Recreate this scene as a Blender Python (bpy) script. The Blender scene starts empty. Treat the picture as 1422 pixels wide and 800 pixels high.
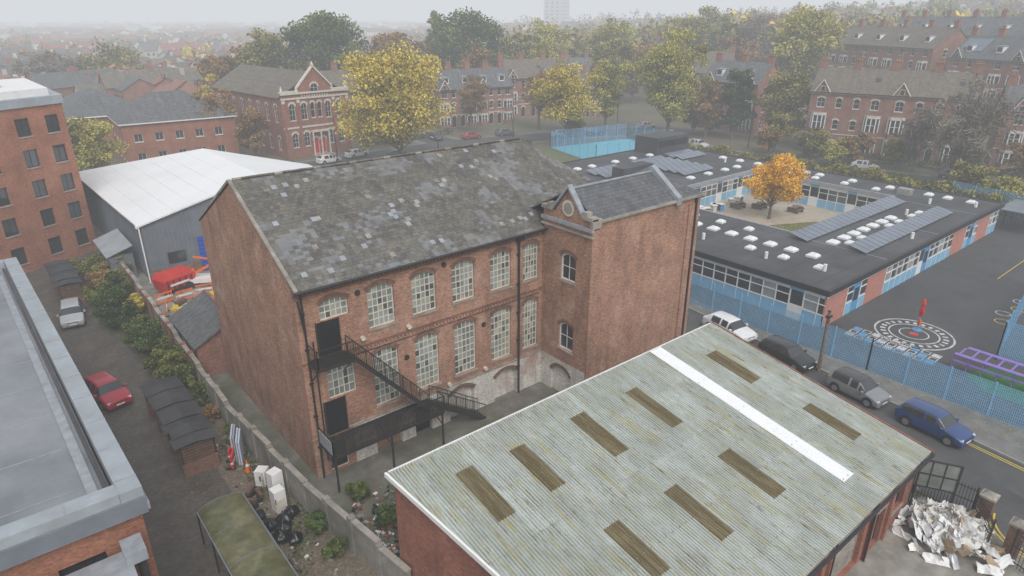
import bpy, math, random
import numpy as np
from mathutils import Vector
from mathutils.geometry import tessellate_polygon
random.seed(7)
SC=bpy.context.scene
# ------------------------------------------------------------------ materials
def newmat(name):
    m=bpy.data.materials.new(name); m.use_nodes=True
    nt=m.node_tree; b=nt.nodes['Principled BSDF']
    return m,nt,b
def N(nt,t,**k):
    n=nt.nodes.new(t)
    for a,v in k.items(): setattr(n,a,v)
    return n
def mixrgb(nt,fac,a,b,mode='MIX'):
    n=N(nt,'ShaderNodeMix',data_type='RGBA',blend_type=mode)
    for sock,v in ((n.inputs[0],fac),(n.inputs[6],a),(n.inputs[7],b)):
        if isinstance(v,bpy.types.NodeSocket): nt.links.new(v,sock)
        elif isinstance(v,(tuple,list)): sock.default_value=(*v[:3],1)
        else: sock.default_value=v
    return n.outputs[2]
def mth(nt,opn,a,b):
    n=N(nt,'ShaderNodeMath',operation=opn)
    for s,v in ((n.inputs[0],a),(n.inputs[1],b)):
        if isinstance(v,bpy.types.NodeSocket): nt.links.new(v,s)
        else: s.default_value=v
    return n.outputs[0]
def noise(nt,vec,scale,detail=4,rough=.6):
    n=N(nt,'ShaderNodeTexNoise'); n.inputs['Scale'].default_value=scale; n.inputs['Detail'].default_value=detail; n.inputs['Roughness'].default_value=rough
    if vec is not None: nt.links.new(vec,n.inputs['Vector'])
    return n.outputs[0]
def ramp(nt,v,p0,p1,c0=(0,0,0),c1=(1,1,1)):
    r=N(nt,'ShaderNodeValToRGB'); r.color_ramp.elements[0].position=p0; r.color_ramp.elements[1].position=p1
    r.color_ramp.elements[0].color=(*c0,1); r.color_ramp.elements[1].color=(*c1,1)
    nt.links.new(v,r.inputs[0]); return r.outputs[0]
def objco(nt): return N(nt,'ShaderNodeTexCoord').outputs['Object']
def vmath(nt,op,a,b):
    n=N(nt,'ShaderNodeVectorMath',operation=op)
    for s,v in ((n.inputs[0],a),(n.inputs[1],b)):
        if isinstance(v,bpy.types.NodeSocket): nt.links.new(v,s)
        else: s.default_value=v
    return n.outputs[0]
def bump(nt,b,h,st=.3,dist=.02):
    n=N(nt,'ShaderNodeBump'); n.inputs['Strength'].default_value=st; n.inputs['Distance'].default_value=dist
    nt.links.new(h,n.inputs['Height']); nt.links.new(n.outputs[0],b.inputs['Normal'])
def M(name,col,rough=.8,var=.25,scale=1.5,metal=0,col2=None,p=(.4,.65),bmp=0):
    m,nt,b=newmat(name); b.inputs['Roughness'].default_value=rough; b.inputs['Metallic'].default_value=metal
    oc=objco(nt)
    dark=tuple(c*(1-var) for c in col); lite=tuple(min(1,c*(1+var)) for c in col)
    c=ramp(nt,noise(nt,oc,scale),.3,.7,dark,lite)
    if col2: c=mixrgb(nt,ramp(nt,noise(nt,oc,scale*.37,6,.7),*p),c,col2)
    nt.links.new(c,b.inputs['Base Color'])
    if bmp: bump(nt,b,noise(nt,oc,scale*8),bmp,.03)
    return m
def wallvec(nt):
    oc=objco(nt); s=N(nt,'ShaderNodeSeparateXYZ'); nt.links.new(oc,s.inputs[0])
    a=mth(nt,'ADD',s.outputs[0],s.outputs[1])
    c=N(nt,'ShaderNodeCombineXYZ'); nt.links.new(a,c.inputs[0]); nt.links.new(s.outputs[2],c.inputs[1])
    return oc,c.outputs[0],s
def brick(name,c1,c2,mor,stain=(.08,.05,.04),stamt=.5,pale=(.42,.33,.27),palamt=.25,bw=.23,bh=.078):
    m,nt,b=newmat(name); b.inputs['Roughness'].default_value=.9
    oc,wv,s=wallvec(nt)
    t=N(nt,'ShaderNodeTexBrick'); nt.links.new(wv,t.inputs['Vector'])
    for k,v in (('Scale',1),('Mortar Size',.009),('Brick Width',bw),('Row Height',bh),('Bias',0.0)): t.inputs[k].default_value=v
    t.inputs['Color1'].default_value=(*c1,1); t.inputs['Color2'].default_value=(*c2,1); t.inputs['Mortar'].default_value=(*mor,1)
    c=t.outputs[0]
    c=mixrgb(nt,.85,c,ramp(nt,noise(nt,vmath(nt,'MULTIPLY',wv,(1,2.2,1)),4.5,4,.8),.3,.7,(.48,.46,.44),(1.45,1.42,1.38)),'MULTIPLY')
    c=mixrgb(nt,.7,c,ramp(nt,noise(nt,oc,.55,6,.65),.35,.65,(.72,.7,.68),(1.22,1.22,1.22)),'MULTIPLY')
    st=vmath(nt,'MULTIPLY',oc,(1.2,1.2,.22))
    c=mixrgb(nt,mth(nt,'MULTIPLY',ramp(nt,noise(nt,st,1.0,5,.7),.5,.72),stamt),c,stain)
    c=mixrgb(nt,mth(nt,'MULTIPLY',ramp(nt,noise(nt,vmath(nt,'ADD',oc,(31,7,5)),.45,7,.75),.54,.68),palamt),c,pale)
    nt.links.new(c,b.inputs['Base Color']); bump(nt,b,t.outputs['Fac'],-.25,.01)
    return m
def slate(name,base,alt,moss,w=.32,h=.22,blk=.55,mossamt=.6,axis='x',altamt=.75):
    """slates in rows; replaced slates show as paler areas with ragged, slate-sized edges"""
    m,nt,b=newmat(name); b.inputs['Roughness'].default_value=.75
    oc=objco(nt); s=N(nt,'ShaderNodeSeparateXYZ'); nt.links.new(oc,s.inputs[0])
    c=N(nt,'ShaderNodeCombineXYZ'); nt.links.new(s.outputs[0 if axis=='x' else 1],c.inputs[0]); nt.links.new(s.outputs[1 if axis=='x' else 0],c.inputs[1])
    t=N(nt,'ShaderNodeTexBrick'); nt.links.new(c.outputs[0],t.inputs['Vector'])
    for k,v in (('Scale',1),('Mortar Size',.012),('Brick Width',w),('Row Height',h),('Mortar Smooth',.3)): t.inputs[k].default_value=v
    t.inputs['Color1'].default_value=(*[x*.78 for x in base],1); t.inputs['Color2'].default_value=(*[x*1.25 for x in base],1); t.inputs['Mortar'].default_value=(*[x*.4 for x in base],1)
    cellv=vmath(nt,'SNAP',c.outputs[0],(w,h,1))
    cell=N(nt,'ShaderNodeTexWhiteNoise'); nt.links.new(cellv,cell.inputs['Vector']); cv=cell.outputs['Value']
    nn=noise(nt,cellv,.33,4,.6); nn=mth(nt,'ADD',nn,mth(nt,'MULTIPLY',mth(nt,'SUBTRACT',cv,.5),.11))
    f=ramp(nt,nn,blk,blk+.05)
    altc=mixrgb(nt,.6,alt,ramp(nt,cv,0,1,(.6,.6,.6),(1.25,1.25,1.25)),'MULTIPLY')
    col=mixrgb(nt,mth(nt,'MULTIPLY',f,altamt),t.outputs[0],altc)
    col=mixrgb(nt,mth(nt,'MULTIPLY',ramp(nt,cv,.93,.95),.4),col,alt)
    col=mixrgb(nt,mth(nt,'MULTIPLY',ramp(nt,noise(nt,oc,.8,9,.82),.48,.64),mossamt),col,moss)
    col=mixrgb(nt,mth(nt,'MULTIPLY',ramp(nt,noise(nt,oc,5,5,.75),.57,.68),.6*min(1,mossamt*1.6)),col,(.34,.33,.28))
    col=mixrgb(nt,.6,col,ramp(nt,noise(nt,vmath(nt,'MULTIPLY',oc,(1.5,.25,.25)),1,5,.7),.35,.7,(.68,.68,.68),(1.15,1.15,1.12)),'MULTIPLY')
    nt.links.new(col,b.inputs['Base Color']); bump(nt,b,t.outputs['Fac'],-.4,.02)
    return m
def leafmat(name,dark,lite):
    m,nt,b=newmat(name)
    a=N(nt,'ShaderNodeAttribute'); a.attribute_name='lv'
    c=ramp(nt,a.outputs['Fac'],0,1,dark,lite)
    d=N(nt,'ShaderNodeBsdfDiffuse'); nt.links.new(c,d.inputs[0]); nt.nodes.remove(b)
    nt.links.new(d.outputs[0],nt.nodes['Material Output'].inputs[0]); return m
def glassmat(name,col,rough=.08,var=.3):
    m=M(name,col,rough,var,.9); m.node_tree.nodes['Principled BSDF'].inputs['Specular IOR Level'].default_value=.8; return m

BR=brick('mill_brick',(.47,.24,.155),(.31,.15,.1),(.34,.27,.22),stamt=.5,palamt=.6,pale=(.52,.38,.3))
BRD=brick('mill_brick_dark',(.24,.115,.085),(.16,.08,.06),(.18,.13,.1))
BRO=brick('orange_brick',(.4,.155,.09),(.32,.12,.075),(.27,.18,.13),stamt=.2,palamt=.08)
BRR=brick('red_brick',(.38,.15,.105),(.29,.11,.08),(.24,.17,.13),stamt=.3,palamt=.15)
BRV=brick('victorian_brick',(.36,.165,.12),(.26,.115,.085),(.24,.18,.14),stamt=.35,palamt=.2)
BRS=brick('shed_brick',(.36,.13,.09),(.29,.105,.075),(.22,.15,.12),stamt=.35,palamt=.12)
BRW=brick('painted_brick',(.7,.7,.67),(.62,.62,.6),(.52,.52,.48),stain=(.3,.16,.11),stamt=.7,pale=(.38,.2,.14),palamt=.75)
SL=slate('mill_slate',(.118,.112,.102),(.215,.222,.24),(.19,.175,.135),blk=.53,mossamt=.7)
SLN=slate('new_slate',(.12,.125,.135),(.15,.155,.165),(.13,.13,.11),blk=.7,mossamt=.15)
SLH=slate('house_slate',(.12,.125,.135),(.16,.165,.175),(.13,.13,.11),blk=.6,mossamt=.3)
SLB=slate('brown_tile',(.16,.135,.11),(.18,.155,.125),(.14,.14,.1),blk=.6,mossamt=.4)
LEAD=M('lead_sheet',(.3,.32,.35),.5,.2,2)
GUT=M('black_gutter',(.025,.025,.028),.5,.2)
IRON=M('black_iron',(.03,.028,.026),.55,.3,6,col2=(.12,.065,.04),p=(.58,.75))
STONE=M('grey_stone',(.36,.33,.29),.85,.2,2,col2=(.2,.18,.15))
PALE=M('pale_stone',(.62,.58,.5),.8,.15,2)
WHITE=M('white_paint',(.78,.78,.77),.5,.06,1.5)
CREAM=M('cream_paint',(.62,.59,.51),.6,.15,4)
DOORB=M('black_door',(.015,.015,.017),.45,.2)
G1=glassmat('old_glass',(.2,.22,.2),.15); G2=glassmat('old_glass_pale',(.3,.325,.3),.22); G3=glassmat('old_glass_dark',(.1,.11,.105),.1); G4=glassmat('papered_glass',(.38,.36,.29),.3)
GD=glassmat('dark_glass',(.035,.04,.045),.05)
ASPH=M('road_asphalt',(.095,.094,.093),.75,.16,.6,col2=(.068,.067,.067),bmp=.1)
PLAY=M('playground_asphalt',(.064,.064,.067),.78,.2,.4,col2=(.082,.082,.083))
def pavers():
    m,nt,b=newmat('drive_pavers'); b.inputs['Roughness'].default_value=.6
    oc=objco(nt); t=N(nt,'ShaderNodeTexBrick'); nt.links.new(oc,t.inputs['Vector'])
    for k,v in (('Scale',1),('Mortar Size',.008),('Brick Width',.2),('Row Height',.1)): t.inputs[k].default_value=v
    t.inputs['Color1'].default_value=(.14,.12,.105,1); t.inputs['Color2'].default_value=(.09,.08,.073,1); t.inputs['Mortar'].default_value=(.045,.043,.035,1)
    c=mixrgb(nt,.85,t.outputs[0],ramp(nt,noise(nt,oc,.5,6,.75),.3,.7,(.55,.55,.53),(1.4,1.4,1.35)),'MULTIPLY')
    c=mixrgb(nt,mth(nt,'MULTIPLY',ramp(nt,noise(nt,oc,1.7,5,.75),.58,.7),.6),c,(.09,.1,.05))
    nt.links.new(c,b.inputs['Base Color']); return m
PAVER=pavers()
SLAB=M('paving_slabs',(.2,.195,.185),.85,.2,1.2,col2=(.13,.13,.12))
KERB=M('kerb_stone',(.3,.3,.29),.85,.15,2)
CONC=M('concrete',(.3,.285,.255),.9,.25,1.1,col2=(.18,.17,.14),bmp=.15)
CONCD=M('dirty_concrete',(.17,.16,.14),.9,.35,.8,col2=(.09,.1,.05),bmp=.2)
YELL=M('yellow_line_paint',(.6,.44,.05),.7,.15,5)
LINE=M('white_line_paint',(.68,.68,.66),.7,.1,5)
BLUEP=M('blue_paint',(.1,.3,.55),.6,.15,2)
PURP=M('purple_paint',(.26,.16,.5),.6,.15,2)
GRAV=M('gravel',(.2,.16,.125),.95,.5,9,col2=(.12,.1,.06),bmp=.5)
SOIL=M('soil',(.09,.07,.045),.95,.4,3,col2=(.07,.1,.035),bmp=.4)
GRASS=M('grass',(.1,.14,.045),.95,.3,1.2,col2=(.15,.14,.065),bmp=.2)
FELT=M('roof_felt',(.056,.058,.064),.65,.25,.35,col2=(.1,.102,.11),p=(.48,.7))
FELTG=M('grey_roof_membrane',(.2,.212,.235),.45,.22,.3,col2=(.27,.282,.305),p=(.42,.6))
PARA=M('grey_coping_metal',(.33,.365,.395),.5,.15,.8,col2=(.27,.3,.32),p=(.5,.7))
WHROOF=M('white_membrane_roof',(.8,.81,.82),.5,.03,.3,col2=(.72,.735,.745),p=(.52,.75))
CLAD=M('grey_cladding',(.17,.19,.22),.5,.12,1)
BLUED=M('blue_door',(.02,.09,.45),.5,.1)
SCHB=M('light_blue_panel',(.22,.46,.66),.5,.08,1)
FENB=M('blue_mesh_paint',(.22,.48,.74),.5,.1)
PV=M('solar_glass',(.16,.19,.24),.2,.15,.6)
ALU=M('aluminium',(.5,.5,.5),.35,.1,metal=.6)
WOODD=M('dark_timber',(.13,.075,.05),.8,.3,4)
POLEW=M('pole_timber',(.16,.125,.095),.85,.3,5)
REDP=M('red_paint',(.55,.03,.02),.4,.15,1)
ORG=M('orange_plastic',(.8,.16,.02),.5,.1)
BLK=M('black_rubber',(.018,.018,.018),.7,.2)
BARK=M('bark',(.14,.115,.09),.95,.3,4)
TURF=M('artificial_turf',(.04,.17,.04),.9,.2,3)
BCONT=M('turquoise_court',(.14,.46,.58),.7,.1,1)
FELT2=M('bitumen_corrugated',(.024,.025,.028),.6,.4,1.5,col2=(.045,.046,.05))
BINB=M('black_plastic_bag',(.012,.012,.014),.3,.2)
LEAF={k:leafmat('leaves_'+k,a,b) for k,(a,b) in dict(
 green=((.04,.06,.018),(.19,.22,.07)), yellow=((.27,.22,.035),(.76,.6,.13)), orange=((.6,.31,.02),(.95,.58,.08)),
 olive=((.1,.095,.03),(.38,.34,.11)), brown=((.15,.09,.04),(.4,.25,.11)), dark=((.02,.036,.014),(.09,.13,.05)),
 lime=((.16,.165,.035),(.52,.47,.12)), twig=((.13,.11,.09),(.32,.28,.23)), ivy=((.03,.055,.018),(.14,.19,.06)), bed=((.07,.085,.02),(.27,.27,.08))).items()}
# ------------------------------------------------------------------ builder
class Part:
    def __init__(s): s.v=[];s.f=[];s.m=[];s.mats=[]
    def mi(s,m):
        if m not in s.mats: s.mats.append(m)
        return s.mats.index(m)
    def poly(s,pts,m):
        i=len(s.v); s.v+= [tuple(p) for p in pts]; s.f.append(tuple(range(i,i+len(pts)))); s.m.append(s.mi(m))
    def hexa(s,p,m):
        i=len(s.v); s.v+=[tuple(q) for q in p]; k=s.mi(m)
        for f in ((3,2,1,0),(4,5,6,7),(0,1,5,4),(1,2,6,5),(2,3,7,6),(3,0,4,7)):
            s.f.append(tuple(i+j for j in f)); s.m.append(k)
    def box(s,x0,y0,z0,x1,y1,z1,m):
        s.hexa([(x0,y0,z0),(x1,y0,z0),(x1,y1,z0),(x0,y1,z0),(x0,y0,z1),(x1,y0,z1),(x1,y1,z1),(x0,y1,z1)],m)
    def rbox(s,cx,cy,z0,lx,ly,h,ang,m,tilt=0):
        c,n=math.cos(ang),math.sin(ang); q=[]
        for z in (z0,z0+h):
            for a,b in ((-1,-1),(1,-1),(1,1),(-1,1)):
                x,y=a*lx/2,b*ly/2; q.append((cx+x*c-y*n,cy+x*n+y*c,z+(x*tilt)))
        s.hexa(q,m)
    def prism(s,pts,z0,z1,mside,mtop=None):
        n=len(pts); mtop=mtop or mside
        s.poly([(x,y,z1) for x,y in pts],mtop)
        for i in range(n):
            a=pts[i];b=pts[(i+1)%n]; s.poly([(a[0],a[1],z0),(b[0],b[1],z0),(b[0],b[1],z1),(a[0],a[1],z1)],mside)
    def slab(s,pts,th,m):
        n=len(pts); s.poly(pts,m); s.poly([(x,y,z-th) for x,y,z in pts][::-1],m)
        for i in range(n):
            a=pts[i];b=pts[(i+1)%n]; s.poly([a,b,(b[0],b[1],b[2]-th),(a[0],a[1],a[2]-th)],m)
    def cyl(s,p,q,r,m,r2=None,n=8,cap=True):
        p=Vector(p);q=Vector(q);d=(q-p)
        if d.length<1e-6: return
        d.normalize(); u=d.orthogonal().normalized(); w=d.cross(u); r2=r if r2 is None else r2
        i=len(s.v); k=s.mi(m)
        for c,rr in ((p,r),(q,r2)):
            for j in range(n):
                a=2*math.pi*j/n; s.v.append(tuple(c+u*math.cos(a)*rr+w*math.sin(a)*rr))
        for j in range(n): s.f.append((i+j,i+(j+1)%n,i+n+(j+1)%n,i+n+j)); s.m.append(k)
        if cap: s.f.append(tuple(i+n+j for j in range(n))); s.m.append(k); s.f.append(tuple(i+j for j in range(n))[::-1]); s.m.append(k)
    def bar(s,p,q,w,m): s.cyl(p,q,w/2*1.3,m,n=4,cap=False)
    def mesh(s,name,smooth=False):
        me=bpy.data.meshes.new(name); me.from_pydata(s.v,[],s.f)
        for m in s.mats: me.materials.append(m)
        me.polygons.foreach_set('material_index',s.m)
        if smooth: me.polygons.foreach_set('use_smooth',[True]*len(s.f))
        me.update(); return me
def link(o): SC.collection.objects.link(o); return o
class Obj:
    """one real-world thing: an empty with named parts"""
    def __init__(s,name,loc=(0,0,0),rot=0):
        s.name=name;s.loc=loc;s.rot=rot;s.parts={}
    def __getitem__(s,k):
        if k not in s.parts: s.parts[k]=Part()
        return s.parts[k]
    def done(s):
        ps=[(k,p) for k,p in s.parts.items() if p.f]
        if len(ps)==1:
            o=bpy.data.objects.new(s.name,ps[0][1].mesh(s.name)); o.location=s.loc; o.rotation_euler[2]=s.rot; return link(o)
        e=bpy.data.objects.new(s.name,None); e.location=s.loc; e.rotation_euler[2]=s.rot; link(e)
        for k,p in ps:
            o=bpy.data.objects.new(k,p.mesh(k)); o.parent=e; link(o)
        return e
def single(name,part,loc=(0,0,0),rot=0,smooth=False):
    o=bpy.data.objects.new(name,part.mesh(name,smooth)); o.location=loc; o.rotation_euler[2]=rot; return link(o)

def op(s,z,w,h,rise=0,nx=2,nz=2,fr=WHITE,gl=(GD,),sill=None,head=None,fw=.06,bars=.035,kind='win',hh=.25):
    return dict(s=s,z=z,w=w,h=h,rise=rise,nx=nx,nz=nz,fr=fr,gl=gl,sill=sill,head=head,fw=fw,bars=bars,kind=kind,hh=hh)
def archpts(s,zs,w,rise,n=8):
    if rise<=0: return [(s+w/2,zs),(s-w/2,zs)]
    R=(w*w/4+rise*rise)/(2*rise); cz=zs+rise-R; a0=math.asin(min(1,(w/2)/R))
    if rise>w/2-1e-4: a0=math.pi/2
    return [(s+R*math.sin(a0-2*a0*i/n), cz+R*math.cos(a0-2*a0*i/n)) for i in range(n+1)]
def wall(O,a,b,z0,z1,m,ops=(),top=None,dep=.16,wp='walls',gp='windows'):
    P=O[wp];G=O[gp]
    a=Vector(a);b=Vector(b);L=(b-a).length;d=(b-a)/L;n=Vector((d.y,-d.x))
    def W(s,z,o=0): q=a+d*s+n*o; return (q.x,q.y,z)
    def wb(pt,s0,s1,za,zb,o0,o1,mm):
        pt.hexa([W(s0,za,o1),W(s1,za,o1),W(s1,za,o0),W(s0,za,o0),W(s0,zb,o1),W(s1,zb,o1),W(s1,zb,o0),W(s0,zb,o0)],mm)
    outer=[(0,z0),(L,z0)]+(top or [(L,z1),(0,z1)])
    loops=[outer]
    for o in ops:
        s,z,w,h,r=o['s'],o['z'],o['w'],o['h'],o['rise']
        loops.append([(s-w/2,z),(s+w/2,z)]+archpts(s,z+h-r,w,r))
    flat=[p for l in loops for p in l]
    tris=tessellate_polygon([[Vector((x,z,0)) for x,z in l] for l in loops])
    i0=len(P.v);k=P.mi(m); P.v+=[W(x,z) for x,z in flat]
    for t in tris:
        A,B,C=[flat[j] for j in t]
        if (B[0]-A[0])*(C[1]-A[1])-(B[1]-A[1])*(C[0]-A[0])<0: t=(t[0],t[2],t[1])
        P.f.append(tuple(i0+j for j in t)); P.m.append(k)
    for o,l in zip(ops,loops[1:]):
        s,z,w,h,r=o['s'],o['z'],o['w'],o['h'],o['rise']
        for j in range(len(l)):
            p,q=l[j],l[(j+1)%len(l)]
            P.poly([W(p[0],p[1]),W(q[0],q[1]),W(q[0],q[1],-dep),W(p[0],p[1],-dep)],m)
        G.poly([W(x,zz,-dep) for x,zz in l],o['gl'][0])
        fw=o['fw']; cz=z+h/2; sx=(w-2*fw)/w; sz=(h-2*fw)/h
        ins=[(s+(x-s)*sx,cz+(zz-cz)*sz) for x,zz in l]
        if o['kind']!='blind':
            for j in range(len(l)):
                p,q=l[j],l[(j+1)%len(l)];p2,q2=ins[j],ins[(j+1)%len(l)]
                G.poly([W(*p,-dep+.04),W(*q,-dep+.04),W(*q2,-dep+.04),W(*p2,-dep+.04)],o['fr'])
                G.poly([W(*p2,-dep+.04),W(*q2,-dep+.04),W(*q2,-dep),W(*p2,-dep)],o['fr'])
            nx,nz=o['nx'],o['nz']; iw=w-2*fw; ih=h-fw*2; bt=o['bars']/2
            def ztop(x):
                if r<=0: return z+h-fw
                R=(w*w/4+r*r)/(2*r); c0=z+h-R; return c0+math.sqrt(max(0,R*R-(x-s)**2))-fw
            for j in range(1,nx):
                x=s-w/2+fw+iw*j/nx; wb(G,x-bt,x+bt,z+fw,ztop(x),-dep+.002,-dep+.036,o['fr'])
            for j in range(1,nz):
                zz=z+fw+ih*j/nz
                if zz<z+h-r*.8: wb(G,s-w/2+fw,s+w/2-fw,zz-bt,zz+bt,-dep+.002,-dep+.033,o['fr'])
            if len(o['gl'])>1:
                for jx in range(nx):
                    for jz in range(nz):
                        x0=s-w/2+fw+iw*jx/nx; x1=x0+iw/nx; za=z+fw+ih*jz/nz; zb=min(za+ih/nz,ztop(x0+.02),ztop(x1-.02))
                        if zb>za+.05: G.poly([W(x0,za,-dep+.0015),W(x1,za,-dep+.0015),W(x1,zb,-dep+.0015),W(x0,zb,-dep+.0015)],random.choice(o['gl']))
        if o['sill']: wb(P,s-w/2-.08,s+w/2+.08,z-.12,z-.003,-.1,.07,o['sill'])
        if o['head']:
            if r<=0: wb(P,s-w/2-.12,s+w/2+.12,z+h+.003,z+h+o['hh'],-.05,.03,o['head'])
            else:
                ap=archpts(s,z+h-r,w,r); hh=o['hh']
                for j in range(len(ap)-1):
                    p,q=ap[j],ap[j+1]
                    def out(t):
                        v=Vector((t[0]-s,t[1]-(z+h-r-w*.6))); v.normalize(); return (t[0]+v.x*hh,t[1]+v.y*hh)
                    p2,q2=out(p),out(q)
                    P.poly([W(*p,.02),W(*q,.02),W(*q2,.02),W(*p2,.02)],o['head'])
                    P.poly([W(*p2,.02),W(*q2,.02),W(*q2,0),W(*p2,0)],o['head'])
                    P.poly([W(*p,.02),W(*q,.02),W(*q,0),W(*p,0)],o['head'])
    return W,wb
def sheet(name,pts,z,m,hole=None):
    p=Part(); p.poly([(x,y,z) for x,y in pts],m); return single(name,p)
def smooth(a,b,x):
    t=min(1,max(0,(x-a)/(b-a))); return t*t*(3-2*t)
def hz(x,y):
    r=smooth(138,215,x)*(1-smooth(150,330,y)); r2=smooth(215,600,x)*(1-smooth(300,900,y))
    return 8.5*r+16*r2
# ------------------------------------------------------------------ ground
def ground():
    xs=sorted(set([-4500,-2500,-1200,-600,-300]+list(range(-200,701,25))+[800,1000,1300,1800,2600,4500]))
    n=len(xs); p=Part(); p.mi(M('ground_cover',(.12,.12,.065),.95,.35,.05,col2=(.15,.12,.085)))
    for y in xs:
        for x in xs: p.v.append((x,y,hz(x,y)))
    for j in range(n-1):
        for i in range(n-1):
            p.f.append((j*n+i,j*n+i+1,(j+1)*n+i+1,(j+1)*n+i)); p.m.append(0)
    single('ground',p)
ground()
Rk=lambda y: 45.1-.125*(26-y) if y<34 else 46.1
Lk=lambda y: Rk(y)-7.3
ys=[-30,-10,0,8,16,24,34,60,102]
sheet('street_road',[(Lk(y),y) for y in ys]+[(Rk(y),y) for y in ys[::-1]],.012,ASPH)
for f0,f1 in ((lambda y:Rk(y)+.12,lambda y:max(46.7,Rk(y)+1.7)),(lambda y:Lk(y)-2.0 if y<22 else Lk(y)-.9,lambda y:Lk(y)-.12)):
    p=Part()
    yy=[8.2,16,22,24,34,60,101] if f0(0)<Lk(0) else [-30,-10,0,8,16,24,34,60,101]
    a=[(f0(y),y) for y in yy]; b=[(f1(y),y) for y in yy]
    p.prism(a+b[::-1],0,.12,SLAB); single('pavement',p)
for f0 in (lambda y:Rk(y),lambda y:Lk(y)-.12):
    p=Part(); yy=[-30,-10,0,8,16,24,34,60,101] if f0(0)>40 else [8.2,16,24,34,60,101]
    p.prism([(f0(y),y) for y in yy]+[(f0(y)+.12,y) for y in yy[::-1]],0,.135,KERB); single('kerb',p)
p=Part()
for off in (.28,.48):
    yy=[-25,0,8.2]; p.poly([(Rk(y)-off-.08,y,.017) for y in yy]+[(Rk(y)-off,y,.017) for y in yy[::-1]],YELL)
for rr in (2.5,2.72):
    for i in range(10):
        a0,a1=[math.radians(95+i*9+k*9) for k in (0,1)]
        c=(36.9,2.2)
        p.poly([(c[0]+(rr+o)*math.cos(a)*1.0,c[1]+(rr+o)*math.sin(a)*1.1,.024) for a,o in ((a0,0),(a1,0),(a1,.09),(a0,.09))],YELL)
single('yellow_line_markings',p)
sheet('forecourt_concrete',[(14,-12),(35.2,-12),(35.2,8),(14,8)],.006,CONC)
p=Part()
for x,y,w,l in ((38.2,14,1.2,5),(40.2,19,.9,7),(38.6,5,1.5,3)): p.rbox(x,y,.0,w,l,.0165,-.12,PLAY)
for x,y in ((39.5,11),(40.5,22),(38,17)): p.cyl((x,y,0),(x,y,.02),.32,GUT,n=14)
single('road_repairs',p)
sheet('driveway',[(1.5,15),(6.6,15),(6.6,34),(7.4,44),(5.4,58),(4.9,68),(9.5,80),(9.5,84),(-30,84),(-30,72),(-1,68),(-1,15)],.008,PAVER)
sheet('gravel_garden',[(6.6,15),(10.3,15),(10,25),(8.6,44),(7.4,44),(6.6,34)],.010,GRAV)
sheet('planting_bed',[(7.4,44),(8.6,44),(9,80),(9.3,80),(4.9,68),(5.4,58)],.010,SOIL)
sheet('mill_yard',[(10.2,20),(27,20),(38,25),(33,46),(9,53),(8.6,44)],.006,CONCD)
sheet('warehouse_yard',[(9,53),(36,53),(36,100),(9,100)],.009,CONC)
sheet('playground',[(46.72,-60),(150,-60),(110,20),(104,76),(46.72,76)],.012,PLAY)
def strip(name,pts,w,z,m):
    p=Part(); L=[];R=[]
    for i,q in enumerate(pts):
        a=Vector(pts[max(0,i-1)]);b=Vector(pts[min(len(pts)-1,i+1)]); d=(b-a).normalized(); n=Vector((-d.y,d.x))*w/2; q=Vector(q)
        L.append(q+n);R.append(q-n)
    for i in range(len(pts)-1): p.poly([(R[i].x,R[i].y,z),(R[i+1].x,R[i+1].y,z),(L[i+1].x,L[i+1].y,z),(L[i].x,L[i].y,z)],m)
    single(name,p)
back=[(-60,98),(0,103),(36,107),(75,110),(100,104),(130,92),(134,92)]
strip('pavement',back,12,.016,SLAB); strip('main_road',back,8.5,.022,ASPH)
strip('pavement',[(112,94),(109,70),(113,45),(122,10),(132,-30)],9,.018,SLAB); strip('side_road',[(113,97),(109,70),(113,45),(122,10),(132,-30)],6,.026,ASPH)
strip('pavement',[(75,110),(78,160),(82,260)],10,.018,SLAB); strip('side_road',[(75,110),(78,160),(82,260)],6.5,.030,ASPH)
sheet('sports_court',[(84,79),(104,76),(107,92),(88,95)],.018,BCONT)
sheet('car_park',[(47,77),(83,77),(87,96),(48,100)],.013,PLAY)
sheet('lawn',[(70,77.2),(82.8,77.2),(86.8,95.8),(76,97)],.020,GRASS)
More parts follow.
